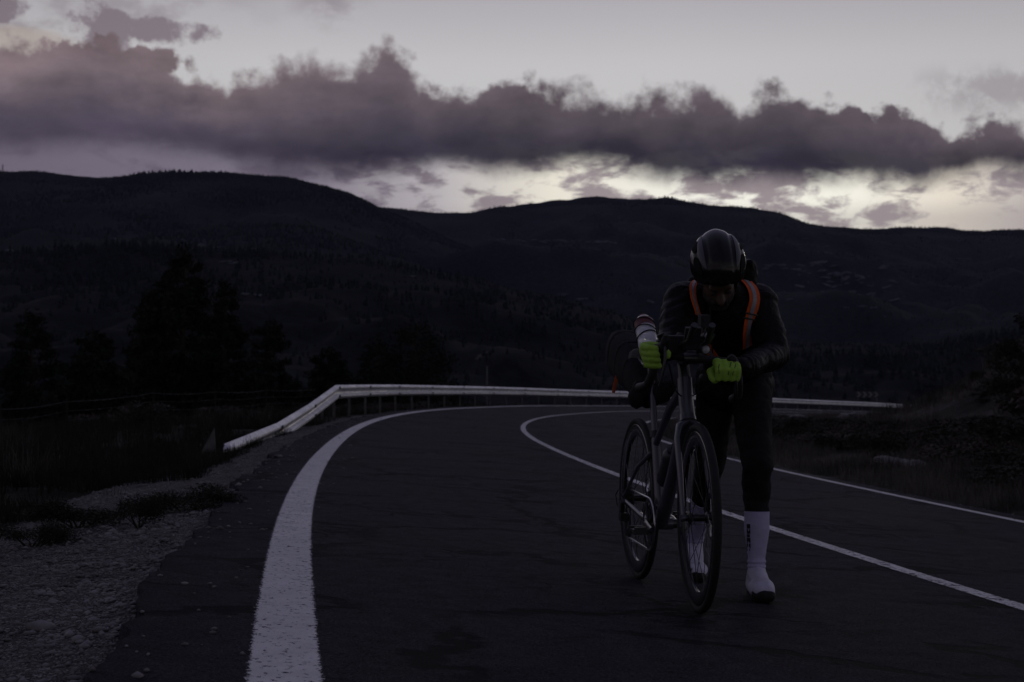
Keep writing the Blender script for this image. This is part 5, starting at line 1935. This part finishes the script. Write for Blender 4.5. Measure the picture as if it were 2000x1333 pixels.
# black print down the inner side of the near sock
bvh = BVHTree.FromObject(sL, bpy.context.evaluated_depsgraph_get())
pr = MB()
prv, prf = [], []
yy = 1024.0
for k, (hgt_, wd_) in enumerate(((9, 7), (9, 7), (6, 6), (10, 7), (9, 7), (5, 6), (9, 6))):
    quad = []
    for (px, py) in ((1458.6, yy), (1458.6 + wd_, yy), (1458.9 + wd_, yy + hgt_), (1459.0, yy + hgt_)):
        px = px + (yy - 1024) * 0.012
        o_ = Vector((0, 0, CH))
        d_ = (W(px, py, 1) - o_).normalized()
        hit = None
        org = o_ - PB
        h = bvh.ray_cast(org, d_)
        if h[0] is not None:
            quad.append(h[0] + PB + h[1] * 0.0012)
    if len(quad) == 4:
        pr.add(quad, [(0, 1, 2, 3)])
    yy += hgt_ + 0.9
if pr.v:
    pr.build('sock_print', M['glove_dark'], sL, smooth=False, clean=False)


# gloves: palm, five bent fingers, cuff
def glove(palm, fingers, cuff_a, cuff_b, cr0, cr1):
    prims = list(palm)
    for f in fingers:
        pts, rads = f
        for a, b, ra, rb in zip(pts[:-1], pts[1:], rads[:-1], rads[1:]):
            prims.append(('cap', a, ra, b, rb))
    prims.append(('cap', cuff_a, cr0, cuff_b, cr1))
    me = blob(prims, 0.0036, 3, 0.45)
    displace(me, lambda c, q: 0.0012 * mnoise.noise(c * 70))
    return link('glove', me, M['glove'], person)


V3 = lambda o, x, y, z: o + Vector((x, y, z))
fl = []
for i, dx_ in enumerate((-0.038, -0.014, 0.009, 0.030)):
    ln = (1.0, 1.08, 1.02, 0.86)[i]
    b0 = V3(haL, dx_ * .95, 0.022, 0.026 - 0.004 * i)
    fl.append(([b0, V3(haL, dx_, -0.022 * ln, 0.026 - .004 * i), V3(haL, dx_ * 1.02, -0.046 * ln, -0.004), V3(haL, dx_ * .98, -0.038 * ln, -0.034)], [0.0165, 0.0150, 0.0138, 0.0120]))
fl.append(([V3(haL, -0.030, 0.045, 0.0), V3(haL, -0.058, 0.020, -0.008), V3(haL, -0.056, -0.006, -0.028), V3(haL, -0.048, -0.018, -0.040)], [0.0175, 0.0160, 0.0145, 0.0125]))
gL = glove([('cap', V3(haL, -0.026, 0.030, 0.012), 0.024, V3(haL, 0.026, 0.030, 0.010), 0.022), ('cap', V3(haL, -0.018, 0.062, 0.012), 0.023, V3(haL, 0.022, 0.060, 0.010), 0.023)],
           fl, V3(haL, 0.008, 0.065, 0.010), wrL + (elL - wrL) * 0.10, 0.030, 0.034)
fl = []
for i in range(4):
    ln = (1.0, 1.06, 1.0, 0.85)[i]
    ox, oz = -0.030 + 0.004 * i, 0.028 - 0.0205 * i
    b0 = V3(haR, ox, 0.018, oz + 0.006)
    fl.append(([b0, V3(haR, ox - .004, -0.026 * ln, oz), V3(haR, ox + 0.012, -0.054 * ln, oz - .004), V3(haR, ox + 0.036, -0.056 * ln, oz - .006)], [0.0160, 0.0145, 0.0130, 0.0115]))
fl.append(([V3(haR, 0.008, 0.045, 0.022), V3(haR, 0.040, 0.020, 0.016), V3(haR, 0.051, -0.010, 0.006), V3(haR, 0.050, -0.030, -0.004)], [0.0185, 0.0165, 0.0150, 0.0125]))
gR = glove([('cap', V3(haR, -0.022, 0.030, 0.020), 0.025, V3(haR, -0.012, 0.030, -0.018), 0.023), ('cap', V3(haR, -0.012, 0.030, 0.030), 0.021, V3(haR, 0.022, 0.040, 0.028), 0.019)],
           fl, V3(haR, 0.004, 0.055, 0.018), wrR + (elR - wrR) * 0.12, 0.030, 0.033)
bv = BVHTree.FromObject(gL, bpy.context.evaluated_depsgraph_get())
for pth in (((1428, 708), (1426, 716), (1423, 726), (1422, 733)), ((1437, 712), (1435, 719), (1432, 727), (1431, 733)), ((1405, 712), (1403.5, 718), (1404, 724), (1404.5, 730))):
    pts = []
    for px, py in pth:
        d_ = (W(px, py, 1) - Vector((0, 0, CH))).normalized()
        h = bv.ray_cast(Vector((0, 0, CH)) - PB, d_)
        if h[0] is not None:
            pts.append(h[0] + PB + h[1] * 0.0006)
    if len(pts) > 2:
        MB().tube(pts, 0.0014, 5).build('seam', M['glove_dark'], gL)

# harness: orange webbing with a reflective stripe, laid on the jacket
bvj = BVHTree.FromObject(jacket, bpy.context.evaluated_depsgraph_get())


def strap(path, width, name='harness_strap', stripe=True, w0=1.0):
    """path: photo pixels laid on the jacket, or points that snap to it"""
    P, Nn = [], []
    for q in path:
        if isinstance(q, Vector):
            h = bvj.find_nearest(q - PB)
        else:
            d_ = (W(q[0], q[1], 1) - Vector((0, 0, CH))).normalized()
            h = bvj.ray_cast(Vector((0, 0, CH)) - PB, d_)
        if h[0] is None:
            continue
        P.append(h[0] + PB)
        Nn.append(h[1])
    # resample and smooth
    for _ in range(2):
        P2, N2 = [P[0]], [Nn[0]]
        for i in range(len(P) - 1):
            m_ = (P[i] + P[i + 1]) / 2
            h = bvj.find_nearest(m_ - PB)
            P2 += [h[0] + PB, P[i + 1]]
            N2 += [((Nn[i] + Nn[i + 1]) / 2).normalized(), Nn[i + 1]]
        P, Nn = P2, N2
    for _ in range(5):
        P = [P[0]] + [(P[i - 1] + P[i] * 2 + P[i + 1]) / 4 for i in range(1, len(P) - 1)] + [P[-1]]
        Nn = [Nn[0]] + [(Nn[i - 1] + Nn[i] * 2 + Nn[i + 1]).normalized() for i in range(1, len(P) - 1)] + [Nn[-1]]
    def ribbon(wd, lift, th_):
        mb = MB()
        vs, fs = [], []
        for i, (p, n_) in enumerate(zip(P, Nn)):
            t = (P[min(i + 1, len(P) - 1)] - P[max(i - 1, 0)]).normalized()
            sd = t.cross(n_).normalized()
            for sx in (-1, -.33, .33, 1):
                vs.append(p + n_ * (lift + th_) + sd * wd * sx / 2)
            for sx in (1, -1):
                vs.append(p + n_ * lift + sd * wd * sx / 2)
        for i in range(len(P) - 1):
            for k in range(6):
                k2 = (k + 1) % 6
                fs.append((i * 6 + k, i * 6 + k2, (i + 1) * 6 + k2, (i + 1) * 6 + k))
        fs += [tuple(range(6))[::-1], tuple((len(P) - 1) * 6 + k for k in range(6))]
        return mb.add(vs, fs)
    o = ribbon(width, 0.009, 0.0025).build(name, M['hivis'], person, smooth=False)
    if stripe:
        ribbon(width * 0.36, 0.0122, 0.0012).build('reflective_stripe', M['reflective'], o, smooth=False)
    return o, P, Nn


back = Vector((0.90, 6.42, 1.16))
s1_, P_, N_ = strap([back + Vector((.02, .02, .02)), shL.lerp(neck, .5) + Vector((0, .10, .12)), (1461, 557), (1470, 570), (1474, 586), (1469, 606), (1463, 628), (1459, 648), (1457, 664), (1456, 676)], 0.042)
i_ = min(range(len(P_)), key=lambda k: abs((YH - F * (P_[k].z - CH) / P_[k].y) - 618))
t_ = (P_[i_ + 1] - P_[i_ - 1]).normalized()
sd_ = t_.cross(N_[i_]).normalized()
for off_ in (-0.010, 0.010):
    MB().tube([P_[i_] + t_ * off_ - sd_ * 0.027 + N_[i_] * 0.013, P_[i_] + t_ * off_ + N_[i_] * 0.015, P_[i_] + t_ * off_ + sd_ * 0.027 + N_[i_] * 0.013], 0.0032, 6).build('strap_slider', M['dark_alloy'], person)
strap([back + Vector((-.06, .02, .02)), shR.lerp(neck, .5) + Vector((0, .10, .12)), (1350, 560), (1351, 575), (1353, 592), (1357, 610), (1366, 632)], 0.026)
strap([(1380, 668), (1390, 684), (1400, 700), (1408, 716)], 0.050)
strap([(1366, 632), (1372, 650), (1380, 668)], 0.026)

# helmet: shell with a centre keel, two long side panels and vents
HC = hp(0, -0.012, 0.045)
hel = lambda x, y, z: HC + HM @ Vector((x, y, z))


def hshape(p):
    keel = 0.045 * math.exp(-(p.x / 0.22) ** 2) * max(0, p.z) ** 0.5
    groove = -0.040 * (math.exp(-((abs(p.x) - 0.46) / 0.07) ** 2) + 0.8 * math.exp(-((abs(p.x) - 0.80) / 0.05) ** 2)) * max(0.0, p.z + 0.15) ** 0.6 * (1 - max(0, abs(p.y) - .55))
    return 1.0 + keel + groove


bm = bmesh.new()
me = MB().ell((0, 0, 0), (0.106, 0.140, 0.112), None, 96, 56, hshape).mesh()
bm.from_mesh(me)
bmesh.ops.remove_doubles(bm, verts=bm.verts, dist=1e-6)
dead = [v for v in bm.verts if v.co.z < -0.020 - 0.10 * min(0, v.co.y + 0.02) * 0 - (0.030 if v.co.y < -0.03 else 0) + 0.05 * max(0, v.co.y - 0.06) / 0.08]
bmesh.ops.delete(bm, geom=dead, context='VERTS')
bmesh.ops.recalc_face_normals(bm, faces=bm.faces)
ret = bmesh.ops.solidify(bm, geom=bm.faces[:], thickness=0.018)
bm.transform(Matrix.Translation(HC) @ HM.to_4x4())
hme = bpy.data.meshes.new('helmet')
bm.to_mesh(hme)
bm.free()
hme.shade_smooth()
helmet = link('helmet', hme, M['helmet'], person)
bvm = None


def hpt(x, y):
    """point and normal on the shell over head-frame x,y"""
    q = 1 - (x / 0.106) ** 2 - (y / 0.140) ** 2
    z = 0.112 * math.sqrt(max(q, 0.0))
    p = Vector((x / 0.106, y / 0.140, z / 0.112))
    k = hshape(p.normalized())
    return Vector((x, y, z)) * k


for sg in (-1, 1):
    # paler side panels between the grooves
    vs, fs = [], []
    nu_, nv_ = 18, 5
    for i in range(nu_):
        yy = -0.085 + 0.165 * i / (nu_ - 1)
        wdt = math.sin(math.pi * (i + 0.35) / (nu_ - 0.3)) ** 0.6
        lim = 0.106 * math.sqrt(max(0.02, 1 - (yy / 0.140) ** 2))
        xm = lim * 0.66
        for j in range(nv_):
            xx = sg * (xm + (j / (nv_ - 1) - .5) * 0.20 * lim * wdt)
            p = hpt(xx, yy)
            vs.append(HC + HM @ (p + p.normalized() * 0.0022))
    for i in range(nu_ - 1):
        for j in range(nv_ - 1):
            fs.append((i * nv_ + j, (i + 1) * nv_ + j, (i + 1) * nv_ + j + 1, i * nv_ + j + 1))
    MB().add(vs, fs).build('side_panel', M['helmet_panel'], helmet)
    # dark slit vents
    for (y0, y1, xk, wv) in ((0.010, 0.085, 0.86, 0.008), (-0.075, -0.01, 0.84, 0.008)):
        vs, fs = [], []
        for i in range(10):
            t = i / 9
            yy = y0 + (y1 - y0) * t
            lim = 0.106 * math.sqrt(max(0.02, 1 - (yy / 0.140) ** 2))
            ww = wv * math.sin(math.pi * (t * .94 + .03)) ** .6
            for s2 in (-1, 1):
                xx = sg * min(lim * xk + s2 * ww, lim * .99)
                p = hpt(xx, yy)
                vs.append(HC + HM @ (p + p.normalized() * 0.0032))
        for i in range(9):
            fs.append((i * 2, i * 2 + 1, i * 2 + 3, i * 2 + 2))
        MB().add(vs, fs).build('vent', M['foam'], helmet)
    # chin straps
    MB().tube([hel(sg * 0.078, 0.035, -0.02), hp(sg * 0.072, 0.020, -0.060), hp(sg * 0.040, 0.036, -0.122), hp(0, 0.050, -0.128)], 0.007, 6, flat=0.25, side=HM @ Vector((0, 1, 0))).build('chin_strap', M['rubber'], helmet)
